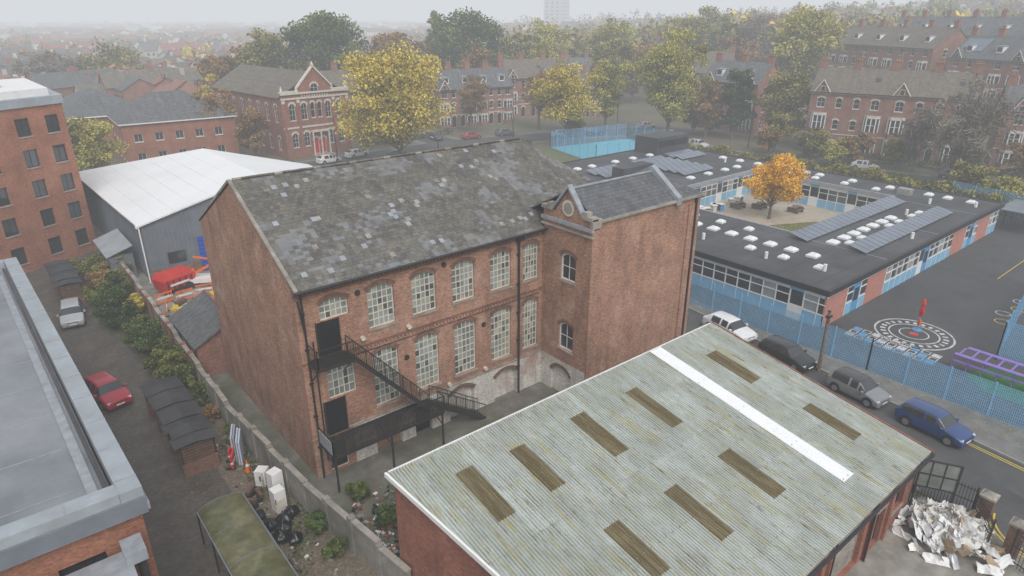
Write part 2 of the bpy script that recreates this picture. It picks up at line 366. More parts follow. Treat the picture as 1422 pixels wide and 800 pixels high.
# ------------------------------------------------------------------ mill building
def mill():
    O=Obj('brick_mill_building')
    gl=(G1,G1,G2,G2,G2,G3,G4)
    ops=[]
    for i,x in enumerate([12.72,15.45,18.2,20.97,23.82,26.3]):
        w=1.62 if i<5 else 1.3
        if i==0:
            ops.append(op(x-10.7,8.0+1.35,w,2.5-1.35,.28,5,3,CREAM,gl,None,BRD,bars=.05))
            ops.append(op(x-10.7,4.65,w,2.0,.28,5,4,CREAM,gl,None,BRD,bars=.05))
        else:
            ops.append(op(x-10.7,8.05,w,2.5,.28,5,6,CREAM,gl,STONE,BRD,bars=.05))
            ops.append(op(x-10.7,3.1,w,3.55,.28,5,8,CREAM,gl,STONE,BRD,bars=.05))
    W,wb=wall(O,(10.7,30),(27.3,30),2.55,11.45,BR,ops)
    G=O['doors']
    wb(G,1.0,2.2,7.42,9.32,.0,.07,DOORB); wb(G,.9,2.08,2.5,4.6,.0,.07,DOORB)
    for s0,z0,z1 in ((.96,7.42,9.36),(2.2,7.42,9.36),(.86,2.5,4.64),(2.08,2.5,4.64)): wb(G,s0-.06,s0,z0,z1,.0,.09,IRON)
    wall(O,(10.7,30),(13.1,30),-.2,2.547,BR,[op(1.4,.1,1.1,1.9,.2,1,1,CREAM,(DOORB,),None,BRD)])
    wall(O,(13.1,30),(27.3,30),-.2,2.547,BRW,[op(2.2,-.1,1.7,2.1,.35,1,1,CREAM,(BR,),kind='blind',head=BRD),op(4.6,-.1,1.2,2.0,.3,1,1,CREAM,(DOORB,),kind='blind',head=BRD),op(7.5,-.1,1.9,2.2,.4,1,1,CREAM,(BRW,),kind='blind',head=BRD),op(11.1,-.1,1.9,2.2,.4,1,1,CREAM,(BRW,),kind='blind',head=BRD)],dep=.3)
    wall(O,(10.7,45.2),(10.7,30),-.2,11.45,BR,[],top=[(15.2,11.45),(7.7,15.35),(0,11.45)])
    wall(O,(35.7,30),(27.4,45.2),-.2,11.45,BR,[],top=[(17.3,11.45),(8.6,15.35),(0,11.45)])
    wall(O,(27.4,45.2),(10.7,45.2),-.2,11.45,BR,[])
    T=O['trim']
    T.box(10.62,29.86,10.98,27.25,29.998,11.12,BRD); T.box(10.62,29.80,11.28,27.25,29.998,11.44,BRD)
    x=10.8
    while x<27.1: T.box(x,29.84,11.12,x+.11,29.998,11.28,BR); x+=.24
    T.box(10.66,29.93,7.15,27.28,29.998,7.28,BRD)
    x=10.8
    while x<27.1: T.box(x,29.93,7.0,x+.11,29.998,7.15,BR); x+=.24
    T.box(10.66,29.94,2.5,27.28,29.998,2.6,STONE)
    for ya,yb,za,zb in ((29.62,37.5,11.42,15.52),(45.55,37.5,11.42,15.52)):
        T.hexa([(10.62,ya,za-.05),(10.82,ya,za-.05),(10.82,yb,zb-.05),(10.62,yb,zb-.05),(10.62,ya,za+.1),(10.82,ya,za+.1),(10.82,yb,zb+.1),(10.62,yb,zb+.1)],STONE)
    R=O['roof']
    R.slab([(10.822,29.62,11.42),(35.9,29.62,11.42),(31.6,37.5,15.55),(10.822,37.5,15.55)],.1,SL)
    R.slab([(10.822,37.502,15.55),(31.6,37.502,15.55),(27.2,45.5,11.4),(10.822,45.5,11.4)],.1,SL)
    for i in range(44):
        x=10.9+i*.47; dz=random.uniform(-.012,.012); R.cyl((x,37.5,15.56+dz),(x+.46,37.5,15.56+dz),.11,SLB if i%5 else STONE,n=6)
    # slipped and patched slates standing a little proud
    for i in range(90):
        x=random.uniform(11.2,30); t=random.uniform(.03,.95); y=29.7+7.7*t; z=11.42+4.13*(y-29.62)/7.88+.012
        if x>27 and y<33: continue
        R.slab([(x,y,z),(x+.3,y+random.uniform(-.03,.03),z),(x+.3,y+.3,z+.155),(x,y+.3,z+.155)],.01,random.choice([LEAD,STONE,SLN,SLB]))
    U=O['rainwater_pipes']
    U.cyl((10.6,29.5,11.38),(27.2,29.5,11.42),.085,GUT,n=8)
    U.cyl((25.2,29.86,-.1),(25.2,29.86,11.3),.07,GUT); U.cyl((11.0,29.86,-.1),(11.0,29.86,11.3),.06,GUT); U.cyl((11.35,29.88,1),(11.35,29.88,8.4),.04,GUT)
    U.box(24.95,29.6,11.0,25.45,29.9,11.3,GUT)
    U.cyl((11.0,29.86,8.9),(10.75,29.7,10.9),.05,GUT)
    U.bar((11.0,29.95,6.9),(17,29.95,6.86),.03,GUT); U.bar((17,29.95,6.86),(27,29.95,6.95),.025,GUT)
    for z in (2,4,6,8,10): U.box(25.08,29.84,z,25.32,29.99,z+.08,GUT); U.box(10.9,29.84,z,11.1,29.99,z+.08,GUT)
    for x,z in ((14.1,7.75),(17.0,7.55),(19.6,2.75),(22.4,2.9)):
        T.cyl((x,29.95,z),(x,29.75,z),.13,PALE,n=10)
    for x,z in ((14.1,10.4),(19.6,10.7),(22.4,6.0),(16.8,5.6)): T.cyl((x,29.93,z),(x,29.998,z),.16,IRON,n=12)
    # ---- wing
    wop=[op(2.4,8.4,1.35,1.85,.3,2,2,WHITE,(GD,),STONE,BRD,fw=.1),op(2.4,3.5,1.35,1.95,.3,2,2,WHITE,(GD,),STONE,BRD,fw=.1)]
    wall(O,(27.3,29.998),(27.3,25.7),2.55,12.3,BR,wop)
    wall(O,(27.3,29.998),(27.3,25.7),-.2,2.548,BRW,[op(2.0,-.1,1.8,2.1,.5,1,1,CREAM,(BRW,),kind='blind',head=BRD)])
    wall(O,(27.3,25.7),(37.9,25.7),-.2,12.75,BR,[],top=[(10.6,12.75),(0,12.75)])
    wall(O,(37.9,25.7),(35.7,30),-.2,12.75,BR,[])
    O['walls'].poly([(27.3,30.0,11.4),(35.7,30.0,11.4),(35.7,30.0,12.75),(27.3,30.0,12.75)],BR)
    T.box(27.26,25.58,0,27.9,25.698,12.2,BR); T.box(36.6,25.6,0,37.2,25.698,12.2,BR)
    T.box(37.25,25.55,0,37.4,25.69,12.5,GUT)
    wall(O,(27.298,29.9),(27.298,25.6),12.302,12.8,BR,[],top=[(4.3,12.8),(3.4,12.8),(2.2,14.35),(1.0,12.8),(0,12.8)])
    T.box(27.12,25.5,12.1,27.29,30.0,12.32,LEAD)
    T.hexa([(27.12,26.35,12.78),(27.5,26.35,12.78),(27.5,27.7,14.42),(27.12,27.7,14.42),(27.12,26.35,12.98),(27.5,26.35,12.98),(27.5,27.7,14.62),(27.12,27.7,14.62)],LEAD)
    T.hexa([(27.12,27.7,14.42),(27.5,27.7,14.42),(27.5,29.05,12.78),(27.12,29.05,12.78),(27.12,27.7,14.62),(27.5,27.7,14.62),(27.5,29.05,12.98),(27.12,29.05,12.98)],LEAD)
    for y0,y1 in ((25.5,26.34),(29.06,29.95)): T.box(27.08,y0,12.8,27.6,y1,13.02,STONE)
    T.box(27.1,25.95,12.8,27.55,26.35,13.25,STONE); T.box(27.1,29.05,12.8,27.55,29.4,13.25,STONE)
    T.cyl((27.30,27.7,13.15),(27.22,27.7,13.15),.5,PALE,n=20); T.cyl((27.30,27.7,13.15),(27.20,27.7,13.15),.36,STONE,n=20)
    T.box(27.1,25.45,11.75,27.29,29.99,11.85,STONE)
    T.box(27.14,25.5,12.322,27.9,25.69,12.9,STONE)
    R.slab([(27.5,25.6,12.8),(35.0,25.6,12.8),(35.0,27.8,14.3),(27.5,27.8,14.3)],.1,SLN)
    R.slab([(35.35,25.6,12.8),(38.0,25.6,12.8),(36.6,27.8,13.7),(35.35,27.8,14.25)],.1,SLN)
    R.slab([(27.5,27.802,14.3),(35.0,27.802,14.3),(35.0,31.6,12.3),(27.5,31.6,12.3)],.1,SLN)
    R.slab([(35.35,27.802,14.25),(36.6,27.802,13.7),(35.6,30.2,12.5),(35.35,30.4,12.6)],.1,SLN)
    for ya,za,yb,zb in ((25.4,12.95,27.8,14.7),(30.6,13.2,27.8,14.7)):
        T.hexa([(34.95,ya,za-.5),(35.4,ya,za-.5),(35.4,yb,zb-.5),(34.95,yb,zb-.5),(34.95,ya,za),(35.4,ya,za),(35.4,yb,zb),(34.95,yb,zb)],LEAD)
    T.box(27.5,27.7,14.28,34.95,27.9,14.36,LEAD)
    T.box(27.9,25.48,12.62,38.1,25.7,12.78,STONE)
    T.box(27.5,31.3,12.35,35.5,31.7,12.42,LEAD)
    O.done()
mill()
def railing(P,p,q,h=1.0,sp=.16):
    p=Vector(p);q=Vector(q);L=(q-p).length;n=max(1,int(L/sp)); up=Vector((0,0,h))
    P.bar(p+up,q+up,.05,IRON); P.bar(p+Vector((0,0,.1)),q+Vector((0,0,.1)),.03,IRON)
    for i in range(n+1):
        a=p+(q-p)*i/n; P.bar(a,a+up,.045 if i%10==0 else .014,IRON)
def fire_escape():
    O=Obj('fire_escape_stairs')
    D=O['platforms'];S=O['stair_treads'];R=O['railings'];L=O['supports']
    def deck(x0,x1,y0,y1,z):
        y=y0
        while y<y1: D.box(x0,y,z-.03,x1,y+.035,z,IRON); y+=.09
        for yy in (y0,y1-.06): D.box(x0,yy,z-.2,x1,yy+.06,z-.032,IRON)
        for xx in (x0,x1-.06): D.box(xx,y0+.06,z-.2,xx+.06,y1-.06,z-.032,IRON)
    deck(11.0,13.0,28.7,29.93,7.4); deck(11.0,18.0,28.1,29.93,2.4)
    railing(R,(11.0,28.7,7.4),(13.0,28.7,7.4)); railing(R,(11.0,28.7,7.4),(11.0,29.9,7.4))
    railing(R,(11.0,28.1,2.4),(18.0,28.1,2.4)); railing(R,(11.0,28.1,2.4),(11.0,29.9,2.4)); railing(R,(18.0,28.1,2.4),(18,28.8,2.4))
    def flight(x0,z0,x1,z1,y0,y1):
        n=int(abs(z0-z1)/.19)
        for i in range(n):
            x=x0+(x1-x0)*(i+.5)/n; z=z0+(z1-z0)*(i+.5)/n; S.box(x-.11,y0+.03,z-.03,x+.11,y1-.03,z,IRON)
        for y in (y0,y1):
            L.hexa([(x0,y-.02,z0-.2),(x1,y-.02,z1-.2),(x1,y+.02,z1-.2),(x0,y+.02,z0-.2),(x0,y-.02,z0+.03),(x1,y-.02,z1+.03),(x1,y+.02,z1+.03),(x0,y+.02,z0+.03)],IRON)
            railing(R,(x0,y,z0),(x1,y,z1))
    flight(13.0,7.4,17.4,2.4,28.7,29.6); flight(18.0,2.4,21.6,0,28.8,29.7)
    for x in (11.1,14.5,17.9): L.bar((x,28.2,0),(x,28.2,2.3),.1,IRON); L.bar((x,28.2,1.4),(x,29.9,2.3),.06,IRON)
    for x in (11.1,12.9): L.bar((x,28.75,7.3),(x,29.95,6.2),.06,IRON)
    D.box(10.94,28.2,2.5,10.98,29.7,3.3,LEAD)
    O.done()
fire_escape()
# ------------------------------------------------------------------ corrugated shed
def shed():
    O=Obj('corrugated_roof_shed')
    za=lambda y: 4.0+(y-8)*2.1/12.3
    pitch=.146
    def rmat(name,base,moss,amt,lo,shade_dirt):
        m,nt,b=newmat(name); b.inputs['Roughness'].default_value=.75
        oc=objco(nt); s=N(nt,'ShaderNodeSeparateXYZ'); nt.links.new(oc,s.inputs[0])
        c=mixrgb(nt,ramp(nt,noise(nt,oc,.6,6,.65),.35,.65),base,tuple(x*.76 for x in base))
        wn=N(nt,'ShaderNodeTexWhiteNoise'); nt.links.new(vmath(nt,'SNAP',vmath(nt,'ADD',oc,(-.3,.3,0)),(1.022,3.05,100)),wn.inputs['Vector'])
        c=mixrgb(nt,.6,c,ramp(nt,wn.outputs['Value'],0,1,(.76,.78,.74),(1.14,1.14,1.16)),'MULTIPLY')
        ph=mth(nt,'SINE',mth(nt,'MULTIPLY',mth(nt,'SUBTRACT',s.outputs[0],10.3),2*math.pi/pitch),0.0)
        val=ramp(nt,ph,.0,.75,(1,1,1),(0,0,0))
        vn=ramp(nt,noise(nt,vmath(nt,'MULTIPLY',oc,(2.5,.5,1)),1.0,6,.75),.3,.62)
        c=mixrgb(nt,mth(nt,'MULTIPLY',mth(nt,'MULTIPLY',val,vn),shade_dirt),c,(.17,.165,.1))  # darker valleys: corrugation shading painted into the colour, together with grime
        f=ramp(nt,noise(nt,vmath(nt,'MULTIPLY',oc,(4.5,.3,1)),1.0,7,.8),lo,lo+.14)
        c=mixrgb(nt,mth(nt,'MULTIPLY',f,amt),c,moss)
        f=ramp(nt,noise(nt,vmath(nt,'MULTIPLY',oc,(6,.55,1)),1.3,7,.8),.55,.66)
        c=mixrgb(nt,mth(nt,'MULTIPLY',f,amt),c,(.12,.085,.03))
        nt.links.new(c,b.inputs['Base Color']); return m
    mb=rmat('asbestos_cement_sheet',(.50,.55,.54),(.36,.31,.1),.8,.51,.7)
    mp=rmat('mossy_rooflight',(.25,.2,.11),(.11,.085,.035),.9,.42,.6); mw=M('white_sheet',(.84,.85,.86),.5,.03)
    pats=[(30.0,30.95,15.8,18.8),(23.2,24.15,15.9,19.0),(19.35,20.3,16.1,19.1),(15.45,16.4,16.2,19.0),(12.65,13.6,16.2,19.2),
          (30.5,31.45,10.3,13.1),(23.55,24.5,10.5,13.5),(19.55,20.5,10.5,13.5),(15.9,16.85,10.9,13.6),(12.7,13.65,9,12.6)]
    P=O['roof']; P.mats=[mb,mp,mw]
    ph=8; xs=np.arange(10.3,33.35,pitch/ph)
    ys=[20.75,19.2,19.1,19.0,18.95,18.8,17.5,16.2,16.1,15.9,15.8,14.75,14.7,13.6,13.5,13.1,12.6,12,10.9,10.5,10.3,9.5,9.2,7.65]
    lo=lambda x: max(7.65,8+(12.1-x)/1.8*12.7) if x<12.1 else 7.65
    for x in xs:
        l=lo(x); t=math.floor((x-10.3)/1.022)
        for j,y in enumerate(ys):
            yy=max(y,l); lift=.014 if y>=14.75 else 0
            P.v.append((float(x),yy,za(yy)+.036*math.sin(2*math.pi*(x-10.3)/pitch)+lift+.006*math.sin(t*3.1+y)))
    n=len(ys)
    for i in range(len(xs)-1):
        xm=(xs[i]+xs[i+1])/2
        for j in range(n-1):
            ym=(ys[j]+ys[j+1])/2; k=0
            if max(ys[j],lo(xm))<=max(ys[j+1],lo(xm)): continue
            for (a,b,c,d) in pats:
                if a<xm<b and c<ym<d: k=1
            if 27.3<xm<28.25 and 9.2<ym: k=2
            P.f.append((i*n+j,i*n+j+1,(i+1)*n+j+1,(i+1)*n+j)); P.m.append(k)
    Bt=O['roof_bolts']
    for y in (17.4,14.9,11.9,9.3):
        i=0; x=10.3+pitch/4
        while x<33.2:
            if y>lo(x)+.1 and i%3==0: Bt.box(x-.018,y-.018,za(y)+.03,x+.018,y+.018,za(y)+.062,STONE)
            x+=pitch; i+=1
    L=(12.1+.12,8); A=(10.45,20.5); B=(33.1,20.5); C=(33.1,8)
    wall(O,A,L,-.1,4,BRS,[],top=[(12.62,3.93),(0,6.03)])
    ops=[op(22.2-12.22-0,.1,2.9,2.9,0,1,8,WOODD,(WOODD,),None,STONE),op(26.2-12.22,.1,2.9,2.9,0,1,8,STONE,(STONE,),None,STONE),op(17.8-12.22,.1,2.9,2.9,0,1,8,WOODD,(WOODD,),None,STONE),
         op(29.4-12.22,.05,1.0,2.2,0,1,1,GUT,(DOORB,),None,STONE),op(31.4-12.22,1.2,1.4,1.5,0,3,2,GUT,(GD,),STONE,STONE)]
    wall(O,L,C,-.1,3.93,BRS,ops,dep=.25)
    wall(O,C,B,-.1,6,BRS,[op(3,1.3,1.2,1.2,0,2,2,WHITE,(GD,),STONE,STONE)],top=[(12.5,6.05),(0,3.93)])
    wall(O,B,A,-.1,6.0,BRS)
    T=O['trim']
    def verge(xa,ya,xb,yb,w,m):
        T.hexa([(xa-w,ya,za(ya)-.16),(xa,ya,za(ya)-.16),(xb,yb,za(yb)-.16),(xb-w,yb,za(yb)-.16),(xa-w,ya,za(ya)+.06),(xa,ya,za(ya)+.06),(xb,yb,za(yb)+.06),(xb-w,yb,za(yb)+.06)],m)
    verge(10.3,20.8,12.14,7.6,.1,WHITE); verge(33.42,20.8,33.42,7.6,.08,BRS)
    T.box(12.2,7.5,3.7,33.4,7.62,3.85,GUT)
    T.box(10.4,20.76,5.95,33.2,20.86,6.2,WHITE)
    for x in (20.0,24.2,28.1,33.0): T.cyl((x,7.85,0),(x,7.85,3.7),.05,GUT)
    for x in (20.05,24.2,28.3,30.3): T.box(x-.15,7.86,0,x+.15,7.998,3.5,BRS)
    for x in (20.1,28.2): T.cyl((x,7.9,3.2),(x,7.7,3.15),.1,WHITE,n=10)
    O.done()
shed()
# ------------------------------------------------------------------ boundary wall
def bwall():
    O=Obj('boundary_wall'); P=O['panels']; C=O['coping']
    pts=[(8.9,70),(8.7,50),(8.5,38),(9.2,28),(10.3,19.5)]
    for a,b in zip(pts,pts[1:]):
        a=Vector(a);b=Vector(b);L=(b-a).length;n=int(L/2.4)+1;ang=math.atan2(b.y-a.y,b.x-a.x)
        for i in range(n):
            c=a+(b-a)*(i+.5)/n; m=BRV if c.y>44 and i%3 else CONC; h=1.85+.12*((i*7)%3-1)
            P.rbox(c.x,c.y,0,L/n-.02,.2,h,ang,m); C.rbox(c.x,c.y,h+.002,L/n-.03,.3,.09,ang,STONE)
            e=a+(b-a)*i/n; P.rbox(e.x,e.y,0,.32,.32,h+.2,ang,m)
    O.done()
bwall()
def leanto():
    O=Obj('slate_roofed_outbuilding')
    wall(O,(9.0,52),(9.0,45.6),0,2.5,BRV,[op(3,.05,.9,2,0,1,1,WOODD,(WOODD,))]); wall(O,(9.0,45.6),(11.6,45.6),0,2.5,BRV,top=[(2.6,3.9),(0,2.5)]); wall(O,(11.6,52),(9,52),0,2.5,BRV,top=[(2.6,2.5),(0,3.9)])
    O['roof'].slab([(8.8,45.4,2.5),(11.7,45.4,4.0),(11.7,52.2,4.0),(8.8,52.2,2.5)],.1,SLH); O['walls'].box(11.6,45.5,0,11.8,52.1,4.1,BRV)
    O.done()
leanto()
# ------------------------------------------------------------------ left flat-roof building
def flatb():
    O=Obj('flat_roof_building')
    R=O['roof'];T=O['trim']
    wall(O,(.65,56.5),(1.75,24),0,7.3,BRO,[op(s,z,1.4,1.4,0,2,1,GUT,(GD,),STONE) for s in (4,9,14,19,24,29) for z in (1,4)])
    wall(O,(-30,24),(1.75,24),0,7.3,BRO,[op(s,z,1.5,1.5,0,2,1,GUT,(GD,),STONE) for s in (18,22,26,29.6) for z in (1,4.2)])
    R.poly([(1.1,24.5,7.35),(.1,56,7.35),(-30,56,7.35),(-30,24.5,7.35)],FELTG)
    def band(a,b,w,z0,z1,m):
        a=Vector(a);b=Vector(b);d=(b-a).normalized();n=Vector((-d.y,d.x))*w
        T.hexa([(a.x,a.y,z0),(b.x,b.y,z0),(b.x+n.x,b.y+n.y,z0),(a.x+n.x,a.y+n.y,z0),(a.x,a.y,z1),(b.x,b.y,z1),(b.x+n.x,b.y+n.y,z1),(a.x+n.x,a.y+n.y,z1)],m)
    band((1.95,23.75),(.85,56.7),.75,7.3,8.0,PARA); band((-30,23.75),(1.19,23.75),.75,7.3,8.0,PARA); band((.09,56.0),(-30,56.0),-.7,7.3,8.0,PARA)
    band((2.05,23.65),(.95,56.8),.1,7.0,7.32,LEAD); band((-30,23.62),(1.95,23.62),.12,6.9,7.6,CLAD)
    for i in range(13):
        y=24.6+i*2.5; x=1.95-(y-23.75)*1.1/32.95; T.box(x-.74,y,8.0,x+.01,y+.06,8.02,LEAD)
    for i in range(12): T.box(-.5-i*2.5,23.76,8.0,-.44-i*2.5,24.49,8.02,LEAD)
    band((1.0,24.6),(.0,55.9),.12,7.36,7.6,FELT)
    band((.7,24.9),(-.2,55),.35,7.352,7.42,LEAD)
    for i in range(9): y=26+i*3.3; R.box(-30,y,7.352,.0,y+.05,7.365,LEAD)
    T.box(-30,21.4,5.4,1.0,23.6,5.7,LEAD); T.box(-30,21.3,4.9,.3,21.42,5.5,CLAD)
    T.cyl((1.3,23.3,5.2),(1.3,23.3,0),.16,FELT,n=12); T.box(.8,22.6,5.7,1.5,23.6,6.2,LEAD)
    wall(O,(-30,21.5),(1.0,21.5),0,5.0,BRO); wall(O,(1.0,21.5),(1.0,23.9),0,5,BRO)
    O.done()
flatb()
# ------------------------------------------------------------------ brick block of flats
def block():
    O=Obj('brick_apartment_block')
    c=[(8.6,82.5),(-10.5,71.5),(-14,92),(8,98.5)]
    GB=glassmat('flat_glass',(.07,.085,.1),.06); gs=[GD,GD,GB]
    ops=[]
    for z in (1.0,4.0,7.0,10.0,13.0):
        for s in (2.5,6.5,10.0,13.8,17.6,20.6): ops.append(op(s,z,1.35,1.7,0,2,1,GUT,(random.choice(gs),random.choice(gs)),STONE))
    wall(O,c[1],c[0],0,16,BRO,ops)
    wall(O,c[0],c[3],0,16,BRO,[op(s,z,1.3,1.7,0,2,1,GUT,(GD,),STONE) for s in (3,8,13) for z in (1,4,7,10,13)])
    wall(O,c[3],c[2],0,16,BRO); wall(O,c[2],c[1],0,16,BRO)
    T=O['parapet']; cx=sum(p[0] for p in c)/4;cy=sum(p[1] for p in c)/4
    big=[(cx+(x-cx)*1.02,cy+(y-cy)*1.02) for x,y in c]; sm=[(cx+(x-cx)*.92,cy+(y-cy)*.92) for x,y in c]
    T.prism(big,15.7,16.5,PARA); T.prism(sm,16.5,17.2,WHITE)
    for x,y in ((-2,82),(0,88),(3,86),(-6,84)): T.box(x,y,17.2,x+1.2,y+1.0,17.9,ALU)
    O.done()
block()
# ------------------------------------------------------------------ white warehouse
def warehouse():
    O=Obj('white_roofed_warehouse')
    a=(9.8,97.5);b=(10.8,68);d=(34,68)
    W=O['walls']
    wall(O,a,b,0,5.7,CLAD)
    wall(O,b,d,1.1,5.7,CLAD,[],top=[(23.2,5.7),(11.8,8.7),(0,5.7)]); wall(O,b,d,0,1.098,BRV)
    for i in range(60):
        x=10.9+i*.385; zt=5.7+min(x-10.8,34-x)*3/11.8-.1
        if 15.4<x<17.7: continue
        W.box(x,67.94,1.1,x+.08,67.999,zt,CLAD)
    for i in range(60):
        y=68.3+i*.48; x=10.8-(y-68)*1/29.5; W.box(x-.05,y,.2,x+.01,y+.08,5.6,CLAD)
    T=O['doors']; T.box(15.5,67.85,.05,17.6,67.93,3.6,BLUED)
    for i in range(8): T.box(15.5,67.82,.1+i*.44,17.6,67.848,.14+i*.44,GUT)
    T.box(12.6,67.86,1.5,14.2,67.93,2.6,GD)
    R=O['roof']
    R.slab([(10.5,67.7,5.72),(22.6,67.7,8.82),(22.4,86.8,8.82),(9.5,98,5.72)],.15,WHROOF)
    R.slab([(22.602,67.7,8.82),(34.3,67.7,5.72),(34.3,84,5.72),(22.402,86.8,8.82)],.15,WHROOF)
    for i in range(1,7):
        t=i/7; x0=10.5+12.1*t; R.hexa([(x0-.02,67.72,5.70+3.1*t),(x0+.02,67.72,5.70+3.1*t),(9.5+12.9*t+.02,98-11.2*t,5.70+3.1*t),(9.5+12.9*t-.02,98-11.2*t,5.70+3.1*t),(x0-.02,67.72,5.738+3.1*t),(x0+.02,67.72,5.738+3.1*t),(9.5+12.9*t+.02,98-11.2*t,5.738+3.1*t),(9.5+12.9*t-.02,98-11.2*t,5.738+3.1*t)],WHROOF)
    R.box(10.38,67.8,5.45,10.5,68.2,5.7,WHITE)
    T.cyl((10.6,67.8,0),(10.6,67.8,5.6),.07,WHITE)
    O.done()
    O=Obj('corrugated_lean_to'); O['roof'].slab([(7.7,70,2.6),(10.1,70,3.4),(10.1,77,3.4),(7.7,77,2.6)],.08,PARA); O['walls'].box(7.9,70.2,0,10.0,76.8,2.5,CLAD); O.done()
warehouse()
# ------------------------------------------------------------------ generic houses
def hiproof(R,x0,x1,y0,y1,ze,zr,m,over=.4):
    x0-=over;x1+=over;y0-=over;y1+=over
    if x1-x0>=y1-y0:
        h=(y1-y0)/2; a=(x0+h,(y0+y1)/2,zr); b=(x1-h-.001,(y0+y1)/2,zr)
    else:
        h=(x1-x0)/2; a=((x0+x1)/2,y0+h,zr); b=((x0+x1)/2,y1-h-.001,zr)
    A,B,C,D=(x0,y0,ze),(x1,y0,ze),(x1,y1,ze),(x0,y1,ze)
    if x1-x0>=y1-y0: fs=[[A,B,b,a],[B,C,b],[C,D,a,b],[D,A,a]]
    else: fs=[[A,B,a],[B,C,b,a],[C,D,b],[D,A,a,b]]
    for f in fs: R.poly(f,m)
    R.box(x0,y0,ze-.2,x1,y1,ze-.003,WHITE)
def chimney(P,x,y,z0,z1,w=.9,d=.6,m=BRV):
    P.box(x-w/2,y-d/2,z0,x+w/2,y+d/2,z1,m); P.box(x-w/2-.08,y-d/2-.08,z1,x+w/2+.08,y+d/2+.08,z1+.15,m)
    for i in (-1,0,1): P.cyl((x+i*w*.3,y,z1+.15),(x+i*w*.3,y,z1+.6),.1,BRO,n=6)
